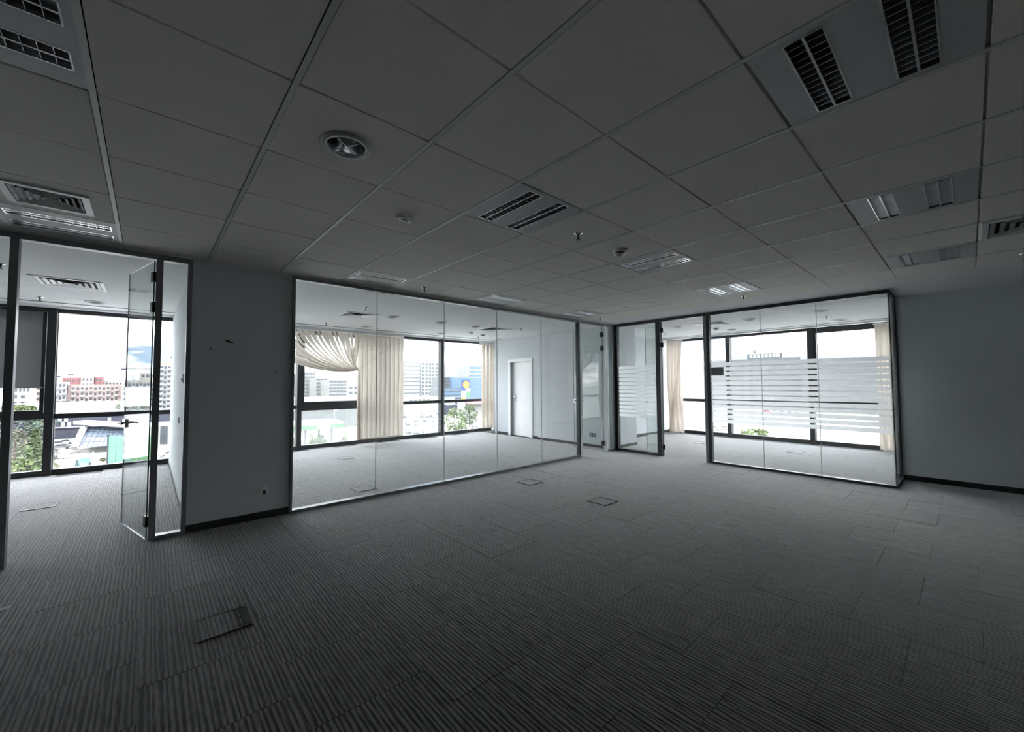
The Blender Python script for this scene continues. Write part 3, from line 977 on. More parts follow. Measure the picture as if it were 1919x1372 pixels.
# ------------------------------------------------------------------ sockets, switches, floor boxes
def socket(loc, rz, label, blk=False, w=.075):
    t = thing('wall_socket', label, 'socket', loc, rz)
    MB().hexa([(-w / 2, 0, -.04), (w / 2, 0, -.04), (w / 2, 0, .04), (-w / 2, 0, .04)], [(-w / 2 + .006, -.010, -.034), (w / 2 - .006, -.010, -.034), (w / 2 - .006, -.010, .034), (-w / 2 + .006, -.010, .034)]).build('plate', 'plasticblk' if blk else 'plastic', t)
    if not blk: MB().box(-.005, .022, -.0125, -.010, -.026, .012).build('port', 'plasticblk', t)
    else:
        for s in (-1, 1): MB().box(s * .045 - .025, s * .045 + .025, -.014, -.010, -.024, .024).build('port', 'sign', t)
    return t
socket((.893, Y1, .272), 0, 'white wall socket low on the pier between the glass walls')
socket((7.03, 5.33, .257), math.radians(-90), 'black double wall socket near the far glass door', True, .17)
t = thing('light_switch', 'white light switch on the side wall of the left room', 'switch', (.30, 6.5, .92), math.radians(-90))
MB().box(-.04, .04, -.012, 0, -.04, .04).build('plate', 'plastic', t)
MB().hexa([(-.03, -.012, -.03), (.03, -.012, -.03), (.03, -.012, .03), (-.03, -.012, .03)], [(-.03, -.022, -.03), (.03, -.022, -.03), (.03, -.014, .03), (-.03, -.014, .03)]).build('rocker', 'plastic', t)
t = thing('thermostat', 'small white thermostat on the side wall by the glass sidelight', 'thermostat', (.30, 5.76, 1.42), math.radians(-90))
MB().box(-.035, .035, -.022, 0, -.05, .05).build('body', 'plastic', t)
MB().lathe([(.018, 0), (.018, .012), (.001, .012)], n=16).build('dial', 'white', t, loc=(0, -.022, -.01)).rotation_euler = (math.radians(90), 0, 0)

def floor_box(x, y, rz, label, plate=False, s=.25):
    t = thing('floor_box', label, 'floor box', (x, y, TF), rz, 'floor socket boxes')
    h = s / 2; w = .006
    f = MB()
    for a in ((-h, h, -h, -h + w), (-h, h, h - w, h), (-h, -h + w, -h + w, h - w), (h - w, h, -h + w, h - w)):
        f.box(a[0], a[1], a[2], a[3], 0, .007)
    f.build('frame', 'plasticblk', t)
    x1 = h - w - .002 - (.05 if plate else 0)
    MB().box(-h + w + .002, x1, -h + w + .002, h - w - .002, .0005, .0055).build('lid', 'carpet', t)
    if plate:
        MB().box(x1 + .001, h - w, -h + w, h - w, .0005, .005).build('cable_flap', 'plasticblk', t)
        for s_ in (-1, 1): MB().box(x1 + .012, x1 + .018, s_ * .055 - .04, s_ * .055 + .04, .005, .0058).build('flap_slot', 'steel', t)
    else:
        for s_ in (-1, 1): MB().box(-.10 if s_ < 0 else .01, -.01 if s_ < 0 else .10, -h + .012, -h + .032, .0055, .0062).build('cable_flap', 'plasticblk', t)
floor_box(.345, 2.845, 0, 'open carpeted floor box with black cable flap in the foreground', True)
floor_box(3.885, 2.82, math.radians(90), 'square floor box outline in the middle of the carpet')
floor_box(3.905, 4.02, math.radians(90), 'floor box outline close to the long glass wall')
floor_box(-.865, 6.93, 0, 'floor box in the carpet of the left room')
floor_box(9.25, 4.03, math.radians(-90), 'floor box with dark flaps seen through the meeting room doorway')
floor_box(9.33, 2.27, math.radians(-90), 'floor box with dark flaps behind the striped meeting room glass')
floor_box(2.72, 7.6, 0, 'floor box in the back office below the draped blind')
floor_box(2.1, 5.23, 0, 'floor box just behind the first pane of the long glass wall')

def scrap(name, label, x, y, s, rz):
    m = MB()
    m.add([(-s, -s * .3, 0), (s, -s * .4, .001), (s * .9, s * .3, .004), (-s * .9, s * .35, .003), (0, 0, .004), (0, -s * .45, .001)],
          [(0, 5, 4), (5, 1, 4), (1, 2, 4), (2, 3, 4), (3, 0, 4), (3, 2, 1, 5, 0)])
    tag(m.build(name, 'paper', None, False, (x, y, TF), rz), label, 'paper scrap')
scrap('paper_scrap', 'crumpled white paper strip on the floor below the back office window', 5.65, 8.95, .16, .1)
scrap('paper_scrap', 'tiny white paper fleck on the dark carpet at the right', 2.55, 1.14, .008, 0)
scrap('paper_scrap', 'small pale scrap on the carpet at the left picture edge', -.62, 3.93, .03, .4)

# ================================================================== the city outside
GZ0 = -16.0
def ray(px, py):
    return fw + rt * ((px - 959.5) / FPX) - up * ((py - 686) / FPX)
def atY(px, py, Y):
    d = ray(px, py); return Vector((0, 0, CZ)) + d * (Y / d.y)
def atX(px, py, X):
    d = ray(px, py); return Vector((0, 0, CZ)) + d * (X / d.x)
def atZ(px, py, z=GZ0):
    d = ray(px, py); return Vector((0, 0, CZ)) + d * ((z - CZ) / d.z)

def cm(name, c, rough=.85, var=.12, scale=.4):
    M[name] = noisy(name, tuple(v * (1 - var) for v in c), tuple(min(1, v * (1 + var)) for v in c), scale, rough)
cm('asphalt', (.19, .19, .18), .9, .35, .08)
cm('bld_white', (.19, .19, .186)); cm('bld_pink', (.165, .128, .118)); cm('bld_grey', (.15, .15, .155)); cm('bld_red', (.12, .048, .048))
cm('bld_beige', (.20, .185, .165)); cm('bld_pale', (.125, .125, .122)); cm('bld_shed', (.075, .08, .08)); cm('bld_pane', (.05, .062, .082), .3); cm('bld_dark', (.018, .020, .032)); cm('bld_green', (.065, .14, .07)); cm('bld_mint', (.06, .14, .10)); cm('bld_blue', (.045, .085, .15), .3)
cm('bld_glassgrey', (.036, .042, .047), .3); cm('bld_glass2', (.05, .053, .057), .4); cm('bld_orange', (.26, .13, .08)); cm('deck', (.125, .10, .08)); cm('lawn', (.035, .055, .018), .95, .3, .3)
cm('leaf', (.040, .060, .022), .9, .3, 1.5); cm('leaf_dark', (.035, .055, .038), .9, .3, 1.5); cm('leaf_brown', (.05, .046, .04), .9, .3, 1.5); cm('leaf_lime', (.065, .088, .03), .9, .3, 1.5)
cm('bark', (.05, .04, .03)); cm('roof_white', (.16, .16, .16), .8, .06); cm('concrete', (.19, .19, .185))
M['win_dark'] = principled('far_window', (.03, .035, .042), .12)
M['win_blue'] = principled('far_blue_glass', (.06, .10, .15), .1)
M['pool'] = principled('pool_water', (.012, .10, .14), .25)
M['sig_yellow'] = principled('sign_yellow', (.27, .22, .02), .5)
M['sig_blue'] = principled('sign_blue', (.01, .035, .12), .5)
M['sig_red'] = principled('sign_red', (.26, .03, .035), .5)
M['sig_white'] = principled('sign_white', (.27, .27, .27), .5)
M['car_white'] = principled('car_white', (.25, .25, .25), .3)
M['car_grey'] = principled('car_grey', (.10, .10, .105), .3)
M['car_dark'] = principled('car_dark', (.025, .026, .03), .3)
M['car_red'] = principled('car_red', (.22, .02, .025), .3)

g_ = MB().box(-1600, 1600, -1600, 1600, GZ0 - .5, GZ0).build('ground', 'asphalt'); g_['kind'] = 'structure'

# generic block: front face towards us (facing -Y for axis A, -X for axis B)
def block(name, label, axis, pxl, pxr, pytop, D, depth, wall, rows=0, cols=0, wmat='win_dark', band=False, zb=GZ0, fill=.6, vfill=.5, visible_to=None, parapet=None, margin=.06, group=None, cat='building'):
    f = atY if axis == 'A' else atX
    a, b = f(pxl, pytop, D), f(pxr, pytop, D)
    zt = (a.z + b.z) / 2
    s0, s1 = (a.x, b.x) if axis == 'A' else (b.y, a.y)
    t = thing(name, label, cat, ((s0 + s1) / 2, D, zb) if axis == 'A' else (D, (s0 + s1) / 2, zb), 0 if axis == 'A' else math.radians(-90), group)
    w, h = s1 - s0, zt - zb
    MB().box(-w / 2, w / 2, 0, depth, 0, h).build('walls', wall, t)
    if parapet: MB().box(-w / 2, w / 2, 0, depth, h, h + .8).build('parapet', parapet, t)
    if rows:
        vis = h if visible_to is None else visible_to
        fh = vis / rows
        cw = w * (1 - 2 * margin) / cols
        ww, hh = cw * fill, fh * vfill
        me = MB().box(-ww / 2, ww / 2, -.05, .3, -hh / 2, hh / 2).mesh('window', wmat)
        sm_ = MB().box(-cw * .48, cw * .48, -.9, .0, -.12, .12).box(-cw * .48, cw * .48, -.9, -.82, .12, .9).mesh('balcony', 'bld_white') if band else None
        for r in range(rows):
            z = h - (r + .55) * fh
            for c in range(cols):
                x = -w / 2 + w * margin + (c + .5) * cw
                link('window', me, t, (x, 0, z))
                if band and c % 2 == 0: link('balcony', sm_, t, (x, 0, z - fh * .45))
    return t, w, h

# --- seen from the left room
block('apartment_block', 'long pink apartment block with rows of balconies, left window', 'A', 127, 228, 723, 343, 14, 'bld_pink', 4, 11, band=True, visible_to=12.5, parapet='bld_pink')
block('apartment_block', 'grey apartment block with flat roof beside the pink one', 'A', 228, 292, 716, 337, 14, 'bld_grey', 5, 8, band=True, visible_to=15, parapet='bld_beige')
block('apartment_block', 'dark red topped apartment house behind the pink block', 'A', 117, 152, 708, 396, 12, 'bld_red', 2, 6, visible_to=7, fill=.4)
block('apartment_block', 'white cubic apartment house between two dark red ones', 'A', 152, 176, 706, 395, 12, 'bld_white', 2, 3, visible_to=7, fill=.5)
block('apartment_block', 'red and white apartment house behind the pink block', 'A', 177, 193, 707, 396, 12, 'bld_red', 2, 2, visible_to=7, parapet='bld_white')
block('apartment_block', 'pale low apartment house at the end of the red roofs', 'A', 194.5, 232, 714, 403, 12, 'bld_white', 1, 5, visible_to=4)
block('apartment_block', 'small grey house with white gallery left of the pink block', 'A', 101, 125.5, 716, 341, 12, 'bld_grey', 4, 3, band=True, visible_to=14)
block('apartment_block', 'tall half finished apartment tower behind the sidelight', 'A', 296, 352, 684, 277, 14, 'bld_grey', 9, 7, band=True, visible_to=23, parapet='bld_orange')
block('penthouse', 'pale rooftop storey behind the grey apartment block', 'A', 262, 292, 699, 396, 10, 'bld_beige', 1, 3, visible_to=4)
block('apartment_block', 'beige apartment row under the roller blind', 'A', 8, 60, 724, 317, 12, 'bld_beige', 3, 6, visible_to=10)
block('apartment_block', 'white cube house under the roller blind', 'A', 34, 52, 737, 297, 10, 'bld_white', 2, 1, visible_to=6, fill=.5)
block('apartment_block', 'brownish apartment house behind the window mullion', 'A', 58, 101, 722, 346, 12, 'bld_pink', 4, 5, visible_to=12)
block('market_hall', 'long white hall roof behind the dark store', 'A', -60, 262, 757, 259, 24, 'roof_white')
dk, dw_, dh = block('store', 'long dark store building with white letters on its fascia', 'A', -120, 470, 772, 198, 20, 'bld_dark')
MB().box(-dw_ / 2, dw_ / 2, -.5, 0, dh - 4.6, dh - 4.2).build('canopy', 'bld_grey', dk)
def sign_on(parent, D, txt, pxl, pxr, py, size, mat='sig_white'):
    p = atY((pxl + pxr) / 2, py, D)
    return text('lettering', txt, size, mat, parent, (p.x - parent.location.x, -.35, p.z - GZ0), (math.radians(90), 0, 0), .12)
sign_on(dk, 198, 'KASTA', 105, 141, 775.5, 2.3)
sign_on(dk, 198, 'NEO AUTO', 243, 282, 771, 2.1)
sign_on(dk, 198, 'AUTO', 308, 325, 769.5, 2.0)
p = atY(100, 775, 198)
MB().box(p.x - dk.location.x - .6, p.x - dk.location.x + .6, -.4, 0, p.z - GZ0 - .9, p.z - GZ0 + .9).build('emblem', 'sig_blue', dk)
for k, px0 in enumerate((112, 118, 124, 130, 205, 215)):
    p = atY(px0, 795 if k % 2 else 787, 198)
    MB().box(p.x - dk.location.x - .45, p.x - dk.location.x + .45, -.2, 0, p.z - GZ0 - .8, p.z - GZ0 + .8).build('window', 'bld_grey', dk)

# slanted glass pavilion
pv = thing('glass_pavilion', 'white pavilion with slanted glass front and thin white roof', 'building', (0, 0, 0))
D = 150.0
tl, trp, bl, br = atY(161, 799, D + 6), atY(268, 806, D + 6), atY(143, 838, D), atY(255, 834, D)
nc, nr = 12, 4
def bil(u, v): return tl * (1 - u) * (1 - v) + trp * u * (1 - v) + bl * (1 - u) * v + br * u * v
for r in range(nr):
    for c in range(nc):
        e = .035
        q = [bil((c + e) / nc, (r + 1 - e) / nr), bil((c + 1 - e) / nc, (r + 1 - e) / nr), bil((c + 1 - e) / nc, (r + e) / nr), bil((c + e) / nc, (r + e) / nr)]
        n_ = Vector((0, .25, 0))
        MB().hexa([x for x in q], [x + n_ for x in q]).build('pane', 'bld_pane', pv)
o_ = Vector((0, .3, 0)); q = [bl, br, trp, tl]
MB().hexa([x + o_ for x in q], [x + o_ * 2.2 for x in q]).build('glazing_bars', 'bld_dark', pv)
def beam(a, b, r, mat, name): MB().tube([a, b], r, 6).build(name, mat, pv)
beam(atY(159, 797, D + 5.5), atY(139, 840, D - .5), .7, 'bld_white', 'slanted_column')
q = [atY(137, 789, D + 4), atY(322, 800, D + 4), atY(322, 797, D + 26), atY(165, 787, D + 26)]
MB().hexa([x + Vector((0, 0, -.9)) for x in q], q).build('roof', 'roof_white', pv)
q = [atY(270, 801, D), atY(318, 800, D), atY(318, 800, D + 18), atY(270, 801, D + 18)]
MB().hexa([Vector((x.x, x.y, GZ0)) for x in q], [Vector((x.x, x.y, q[0].z)) for x in q]).build('side_wall', 'bld_white', pv)
q = [atY(135, 842, D + 4), atY(270, 842, D + 4), atY(270, 842, D + 16), atY(135, 842, D + 16)]
MB().hexa([Vector((x.x, x.y, GZ0)) for x in q], [Vector((x.x, x.y, q[0].z)) for x in q]).build('ground_floor', 'bld_white', pv)
for k in range(4):
    a = atY(140 + 17 * k, 851, D + 3.9)
    MB().box(a.x - .9, a.x + .9, D + 3.7, D + 4.1, a.z - .4, a.z + .4).build('window', 'win_dark', pv)
for k in range(3):
    a = atY(302 + 5 * k, 815, D - .1)
    MB().box(a.x - .2, a.x + .2, D - .25, D + .1, a.z - 2.5, a.z + 2.5).build('window', 'win_dark', pv)

# green hoarding
a, b = atZ(201, 873), atZ(290, 871)
gh = thing('green_hoarding', 'mint green boarded enclosure in front of the glass pavilion', 'fence', (a.x, a.y, GZ0))
L = (b - a).length; hgt = 6.4
gh.rotation_euler = (0, 0, math.atan2(b.y - a.y, b.x - a.x))
for k in range(6):
    MB().box(L / 6 * k + .04, L / 6 * (k + 1) - .04, 0, .25, 0, hgt).build('board', 'bld_mint' if k < 3 else 'bld_green', gh)
MB().box(-.15, .1, -.1, .3, 0, hgt + .3).build('post', 'bld_dark', gh)

# pool garden
def flat(name, label, cat, pts, z, mat):
    ps = [atZ(x, y, GZ0) for x, y in pts]
    n = len(ps)
    m_ = MB().add([(p.x, p.y, z) for p in ps] + [(p.x, p.y, GZ0 - .1) for p in ps], [tuple(range(n))] + [(i, n + i, n + (i + 1) % n, (i + 1) % n) for i in range(n)])
    return tag(m_.build(name, mat), label, cat)
flat('pool_deck', 'beige paved deck around the swimming pool', 'deck', [(80, 884), (96, 856), (200, 851), (201, 880)], GZ0 + .06, 'deck')
flat('swimming_pool', 'turquoise swimming pool below the left window', 'pool', [(108, 882), (138, 865), (152, 860), (176, 858), (180, 864), (158, 876), (140, 880)], GZ0 + .10, 'pool')
flat('lawn', 'green garden strip under the pine trees', 'lawn', [(-60, 920), (-40, 838), (84, 838), (94, 858), (92, 890), (60, 915)], GZ0 + .04, 'lawn')
for k in range(4):
    p = atZ(97 + 9 * k, 861 - .5 * k)
    t = thing('sun_lounger', 'white sun lounger in the row beside the pool', 'sun lounger', (p.x, p.y, GZ0 + .06), .5, 'loungers by the pool')
    MB().box(-.35, .35, -.9, .5, .25, .35).build('seat', 'sig_white', t)
    MB().hexa([(-.35, .5, .25), (.35, .5, .25), (.35, 1.0, .7), (-.35, 1.0, .7)], [(-.35, .45, .35), (.35, .45, .35), (.35, .95, .8), (-.35, .95, .8)]).build('backrest', 'sig_white', t)
    MB().box(-.3, -.22, -.8, .4, 0, .25).box(.22, .3, -.8, .4, 0, .25).build('legs', 'sig_white', t)

# trees
def tree(name, label, base, h, rad, mat, kind='round', group=None):
    rng = random.Random(int(abs(base.x * 31 + base.y * 17)) + 5)
    t = thing(name, label, 'tree', (base.x, base.y, GZ0), 0, group)
    MB().tube([(0, 0, 0), (.05, 0, h * .5), (0, 0, h * .85)], [h * .022 + .05, h * .016 + .04, .04], 7).build('trunk', 'bark', t)
    m_ = MB()
    N = 900
    for _ in range(N):
        if kind == 'cone':
            zz = rng.random() ** 1.2
            tier = .62 + .38 * abs(math.sin(zz * 17))
            r_ = rad * (1 - zz) * tier * (.35 + .65 * rng.random()) + .1
            z = h * (.12 + .88 * zz)
        else:
            zz = rng.uniform(-1, 1)
            rr = math.sqrt(max(0, 1 - zz * zz)) * (.55 + .45 * rng.random() ** .5)
            r_ = rad * rr * (1 + .25 * math.sin(zz * 7 + 1))
            z = h * .62 + zz * h * .38
        a_ = rng.uniform(0, 6.283)
        r_ *= 1 + .2 * math.sin(a_ * 3 + zz * 4)
        c_ = Vector((r_ * math.cos(a_), r_ * math.sin(a_), z))
        s_ = rad * rng.uniform(.07, .15)
        u_ = Vector((rng.uniform(-1, 1), rng.uniform(-1, 1), rng.uniform(-.6, .6))).normalized()
        w_ = u_.cross(Vector((rng.uniform(-1, 1), rng.uniform(-1, 1), rng.uniform(-1, 1)))).normalized()
        m_.add([c_ - u_ * s_, c_ + w_ * s_ * .6, c_ + u_ * s_, c_ - w_ * s_ * .6], [(0, 1, 2, 3)])
    m_.build('crown', mat, t)
    return t
def tree_at(px, pyb, pyt, wpx, mat, kind, name, label, group=None, axis='A'):
    b = atZ(px, pyb)
    dist = b.dot(fw)
    h = (pyb - pyt) * dist / FPX
    return tree(name, label, b, h, wpx / 2 * dist / FPX, mat, kind, group)
tree_at(62, 930, 806, 74, 'leaf', 'cone', 'pine_tree', 'wide green conifer in front of the left window')
tree_at(24, 915, 806, 46, 'leaf_brown', 'round', 'bare_tree', 'grey brown shrubby tree at the left window edge')
tree_at(28, 868, 808, 40, 'leaf_lime', 'round', 'broadleaf_tree', 'yellow green tree behind the conifer')
tree_at(30, 938, 862, 56, 'leaf_lime', 'round', 'broadleaf_tree', 'light green low tree at the foot of the window')
tree_at(68, 872, 818, 16, 'leaf', 'cone', 'pine_tree', 'slim young conifer above the wide one')
tree_at(45, 838, 772, 64, 'leaf_dark', 'round', 'broadleaf_tree', 'dark green round tree below the roller blind')
tree_at(76, 828, 774, 22, 'leaf_lime', 'round', 'broadleaf_tree', 'yellow green tree beside the window mullion')
tree_at(100, 868, 842, 15, 'leaf_brown', 'round', 'shrub', 'brown shrub beside the pavilion steps')
tree_at(98, 888, 868, 16, 'leaf_lime', 'round', 'shrub', 'green shrub at the near end of the pool')
tree_at(144, 878, 863, 9, 'leaf_dark', 'cone', 'shrub', 'small dark conifer between pool and window, left')
tree_at(168, 876, 866, 6, 'leaf_dark', 'cone', 'shrub', 'small dark conifer between pool and window, right')
tree_at(194, 866, 858, 12, 'leaf', 'round', 'shrub', 'green shrub beside the mint hoarding')
tree_at(36, 812, 760, 60, 'leaf_lime', 'round', 'broadleaf_tree', 'pale green tree tops just under the roller blind')
tree_at(330, 845, 800, 14, 'leaf', 'round', 'broadleaf_tree', 'green tree behind the sidelight beside the pavilion')
for k, (x, w) in enumerate(((220, 11), (235, 11), (251, 12), (267, 11))):
    tree_at(x, 800, 758 + (k % 2) * 2, w, 'leaf_lime' if k % 2 else 'leaf', 'round', 'broadleaf_tree', 'green tree in the row behind the dark store fascia', 'trees behind the store')
# folded parasol
p = atZ(174, 872)
t = thing('parasol', 'folded grey parasol by the pool', 'parasol', (p.x, p.y, GZ0))
MB().tube([(0, 0, 0), (0, 0, 3.2)], .05, 6).build('pole', 'bld_grey', t)
MB().lathe([(.55, .6), (.4, 1.6), (.12, 2.9), (.02, 3.2)], n=10).build('canopy', 'bld_grey', t)

# tower cranes
def crane(px, pyb, pyt, jl, jr, D, label):
    b, tp = atY(px, pyb, D), atY(px, pyt, D)
    t = thing('tower_crane', label, 'crane', (b.x, D, GZ0))
    zt = tp.z - GZ0
    for sx_ in (-.6, .6):
        for sy in (-.6, .6):
            MB().box(sx_ - .12, sx_ + .12, sy - .12, sy + .12, 0, zt).build('mast_leg', 'bld_grey', t)
    br_ = MB()
    k = 0; z = zt - 26
    while z < zt:
        s_ = .6 if k % 2 else -.6
        br_.tube([(-s_, -.6, z), (s_, -.6, z + 1.6)], .09, 4); z += 1.6; k += 1
    br_.build('lattice', 'bld_grey', t)
    if jl:
        l_, r_ = atY(jl, pyt + 6, D).x - b.x, atY(jr, pyt + 6, D).x - b.x
        zj = atY(px, pyt + 6, D).z - GZ0
        MB().box(l_, r_, -.35, .35, zj - .3, zj + .3).build('jib', 'bld_grey', t)
        MB().box(l_, l_ + 3, -.6, .6, zj - 1.3, zj).build('counterweight', 'bld_dark', t)
        MB().tube([(0, 0, zt), (r_ * .8, 0, zj)], .08, 4).tube([(0, 0, zt), (l_ * .8, 0, zj)], .08, 4).build('tie', 'bld_grey', t)
crane(250, 720, 685, 227, 284, 430, 'tower crane with long jib above the grey apartment block')
crane(327, 690, 663, 320, 333, 430, 'tower crane above the half finished tower')
crane(133, 712, 695, 128, 138, 540, 'small distant crane above the dark red roof')
crane(117, 712, 699, 104, 119, 540, 'small distant crane left of the dark red roof')

# --- seen from the back office
block('apartment_block', 'white stepped apartment tower behind the draped blind', 'A', 566, 592, 697, 330, 16, 'bld_pale', 8, 4, 'bld_glassgrey', visible_to=22, fill=.7)
block('apartment_block', 'white apartment block in the middle of the hazy pane', 'A', 592, 615, 708, 312, 16, 'bld_pale', 7, 3, 'bld_glassgrey', visible_to=18, fill=.75)
block('apartment_block', 'long white apartment slab at the right of the hazy pane', 'A', 615, 652, 712, 294, 16, 'bld_pale', 7, 5, 'bld_glassgrey', visible_to=16, fill=.85)
block('apartment_block', 'pale apartment house at the left end of the back office window', 'A', 470, 560, 700, 300, 16, 'bld_pale', 8, 8, 'bld_glassgrey', visible_to=20)
block('low_house', 'low grey house right of the white apartment slab', 'A', 650, 700, 722, 340, 14, 'bld_grey', 2, 5, visible_to=8)
block('market_hall', 'long pale flat hall below the white apartment blocks', 'A', 470, 760, 746, 200, 30, 'roof_white', 1, 14, 'bld_grey', visible_to=4, vfill=.25, fill=.8)
block('warehouse', 'broad grey warehouse wall behind the filling station', 'A', 484, 735, 768, 168, 9, 'bld_shed')
cn = thing('filling_station', 'filling station canopy with green edge behind the lower hazy pane', 'filling station')
a, b = atY(540, 800, 126), atY(643, 800, 126)
MB().box(a.x, b.x, 126, 138, a.z - .1, a.z + .7).build('canopy_roof', 'roof_white', cn)
for k in range(4):
    x0 = a.x + (b.x - a.x) * k / 4; x1 = a.x + (b.x - a.x) * (k + 1) / 4
    MB().box(x0 + .03, x1 - .03, 125.8, 126, a.z - 1.3, a.z - .1).build('fascia_panel', 'bld_green' if k != 2 else 'sig_white', cn)
for k in range(4):
    x0 = a.x + (b.x - a.x) * (k + .5) / 4
    MB().box(x0 - .25, x0 + .25, 130, 130.5, GZ0, a.z - .1).build('column', 'bld_white', cn)
q = [atY(643, 812, 128), atY(690, 800, 128), atY(690, 797, 142), atY(650, 800, 142)]
tent = thing('shop_roof', 'white sloping shop roof right of the filling station', 'building')
MB().hexa([x + Vector((0, 0, -.5)) for x in q], q).build('roof', 'roof_white', tent)
q2 = [Vector((x.x, x.y, x.z - .5)) for x in q]
MB().hexa([Vector((x.x, x.y, GZ0)) for x in q2], q2).build('walls', 'bld_white', tent)
def lamp_post(px, pyb, pyt, label):
    b = atZ(px, pyb); h_ = (pyb - pyt) * b.dot(fw) / FPX
    t = thing('street_lamp', label, 'street lamp', (b.x, b.y, GZ0))
    MB().tube([(0, 0, 0), (0, 0, h_)], [.12, .07], 6).build('pole', 'bld_white', t)
    MB().box(-.2, 1.0, -.15, .15, h_ - .1, h_ + .1).build('lamp_head', 'bld_white', t)
lamp_post(626, 836, 769, 'slim street lamp behind the filling station')
lamp_post(1297, 838, 762, 'white pole outside the left meeting room window')
for k, (x, yb, yt, w, mt) in enumerate(((585, 842, 812, 14, 'leaf_lime'), (600, 850, 815, 18, 'leaf'), (645, 845, 818, 14, 'leaf_lime'), (549, 850, 800, 16, 'leaf'))):
    tree_at(x, yb, yt, w, mt, 'round', 'broadleaf_tree', ['pale green tree under the filling station canopy, left', 'fuller green tree under the filling station canopy', 'pale tree below the sloping shop roof', 'green tree at the left edge of the back office window'][k])
block('office_tower', 'tall grey glass office tower behind the hazy pane', 'A', 752, 788, 679, 420, 25, 'bld_glassgrey', 12, 6, 'bld_grey', visible_to=52, fill=.92, vfill=.78, margin=.03)
block('office_tower', 'paler right wing of the glass office tower', 'A', 788, 823, 679, 426, 25, 'concrete', 12, 5, 'bld_glassgrey', visible_to=52, fill=.7, vfill=.6, margin=.05)
block('low_house', 'low pale shop row below the office tower', 'A', 762, 826, 744, 260, 14, 'bld_white', 1, 7, visible_to=5)
block('low_house', 'grey low building left of the office tower', 'A', 700, 756, 733, 340, 14, 'bld_grey', 2, 5, visible_to=8)
block('office_block', 'wide blue glass office block behind the pylon sign', 'A', 846, 935, 708, 360, 20, 'bld_blue', 6, 9, 'win_blue', visible_to=24, fill=.9, vfill=.6, margin=.02, parapet='bld_grey')
block('office_block', 'dark stacked office block at the window mullion', 'A', 828, 843, 707, 352, 20, 'bld_glassgrey', 6, 3, 'bld_dark', visible_to=18, fill=.9, vfill=.5, margin=.02)
block('office_block', 'lower blue office wing left of the pylon sign', 'A', 820, 866, 727, 335, 14, 'bld_glassgrey', 4, 6, 'bld_blue', visible_to=14, fill=.9, vfill=.6, margin=.02)
block('office_block', 'higher blue office block rising at the right', 'A', 878, 935, 686, 390, 20, 'bld_grey', 6, 5, 'bld_blue', visible_to=28, fill=.9, vfill=.55, margin=.03)
block('low_house', 'white low shop with sign band beside the mullion', 'A', 826, 852, 746, 230, 12, 'bld_white', 1, 4, visible_to=4)
block('low_house', 'dark small shop below the blue offices', 'A', 853, 868, 745, 244, 12, 'bld_dark', 1, 3, 'sig_white', visible_to=4)
block('market_hall', 'dark shop front behind the car park', 'A', 842, 935, 757, 190, 10, 'bld_dark', 1, 14, 'bld_white', visible_to=6, vfill=.5)
aw = thing('awning', 'red awning above the trees at the right window', 'awning')
a, b = atY(874, 754, 172), atY(935, 754, 172)
MB().hexa([(a.x, 170, a.z - 1), (b.x, 170, a.z - 1), (b.x, 173, a.z), (a.x, 173, a.z)], [(a.x, 170, a.z - .8), (b.x, 170, a.z - .8), (b.x, 173, a.z + .2), (a.x, 173, a.z + .2)]).build('canopy', 'sig_red', aw)
MB().box(a.x, b.x, 173, 180, GZ0, a.z).build('kiosk', 'bld_white', aw)
# pylon sign
PD = 180.0
a, b = atY(865.5, 712, PD), atY(881, 732, PD)
pyl = thing('pylon_sign', 'tall shop pylon with yellow disc on a blue panel', 'sign', ((a.x + b.x) / 2, PD, GZ0))
W_ = (b.x - a.x)
MB().box(-W_ / 2, W_ / 2, 0, .6, b.z - GZ0, a.z - GZ0).build('panel', 'sig_blue', pyl)
zc_ = (a.z + b.z) / 2 - GZ0 + .35
dsc = MB().lathe([(W_ * .40, 0), (W_ * .40, .08), (.01, .08)], n=28).build('disc', 'sig_red', pyl, loc=(0, 0, zc_)); dsc.rotation_euler = (math.radians(90), 0, 0)
dsc2 = MB().lathe([(W_ * .36, 0), (W_ * .36, .14), (.01, .14)], n=28).build('disc', 'sig_yellow', pyl, loc=(0, 0, zc_)); dsc2.rotation_euler = (math.radians(90), 0, 0)
text('lettering', 'LiDL', W_ * .30, 'sig_blue', pyl, (0, -.2, zc_), (math.radians(90), 0, 0), .03)
for x0, x1, y0, y1, mt in ((865.5, 873, 733, 745, 'sig_white'), (873.4, 881, 727.5, 733.5, 'sig_white'), (873.4, 881, 735.5, 744, 'bld_green'), (865.5, 872.5, 745.5, 750.5, 'sig_yellow')):
    p, q = atY(x0, y0, PD), atY(x1, y1, PD)
    MB().box(p.x - pyl.location.x, q.x - pyl.location.x, -.1, .5, q.z - GZ0, p.z - GZ0).build('panel', mt, pyl)
for x0 in (-W_ * .35, W_ * .35): MB().box(x0 - .25, x0 + .25, .1, .5, 0, b.z - GZ0).build('post', 'bld_grey', pyl)
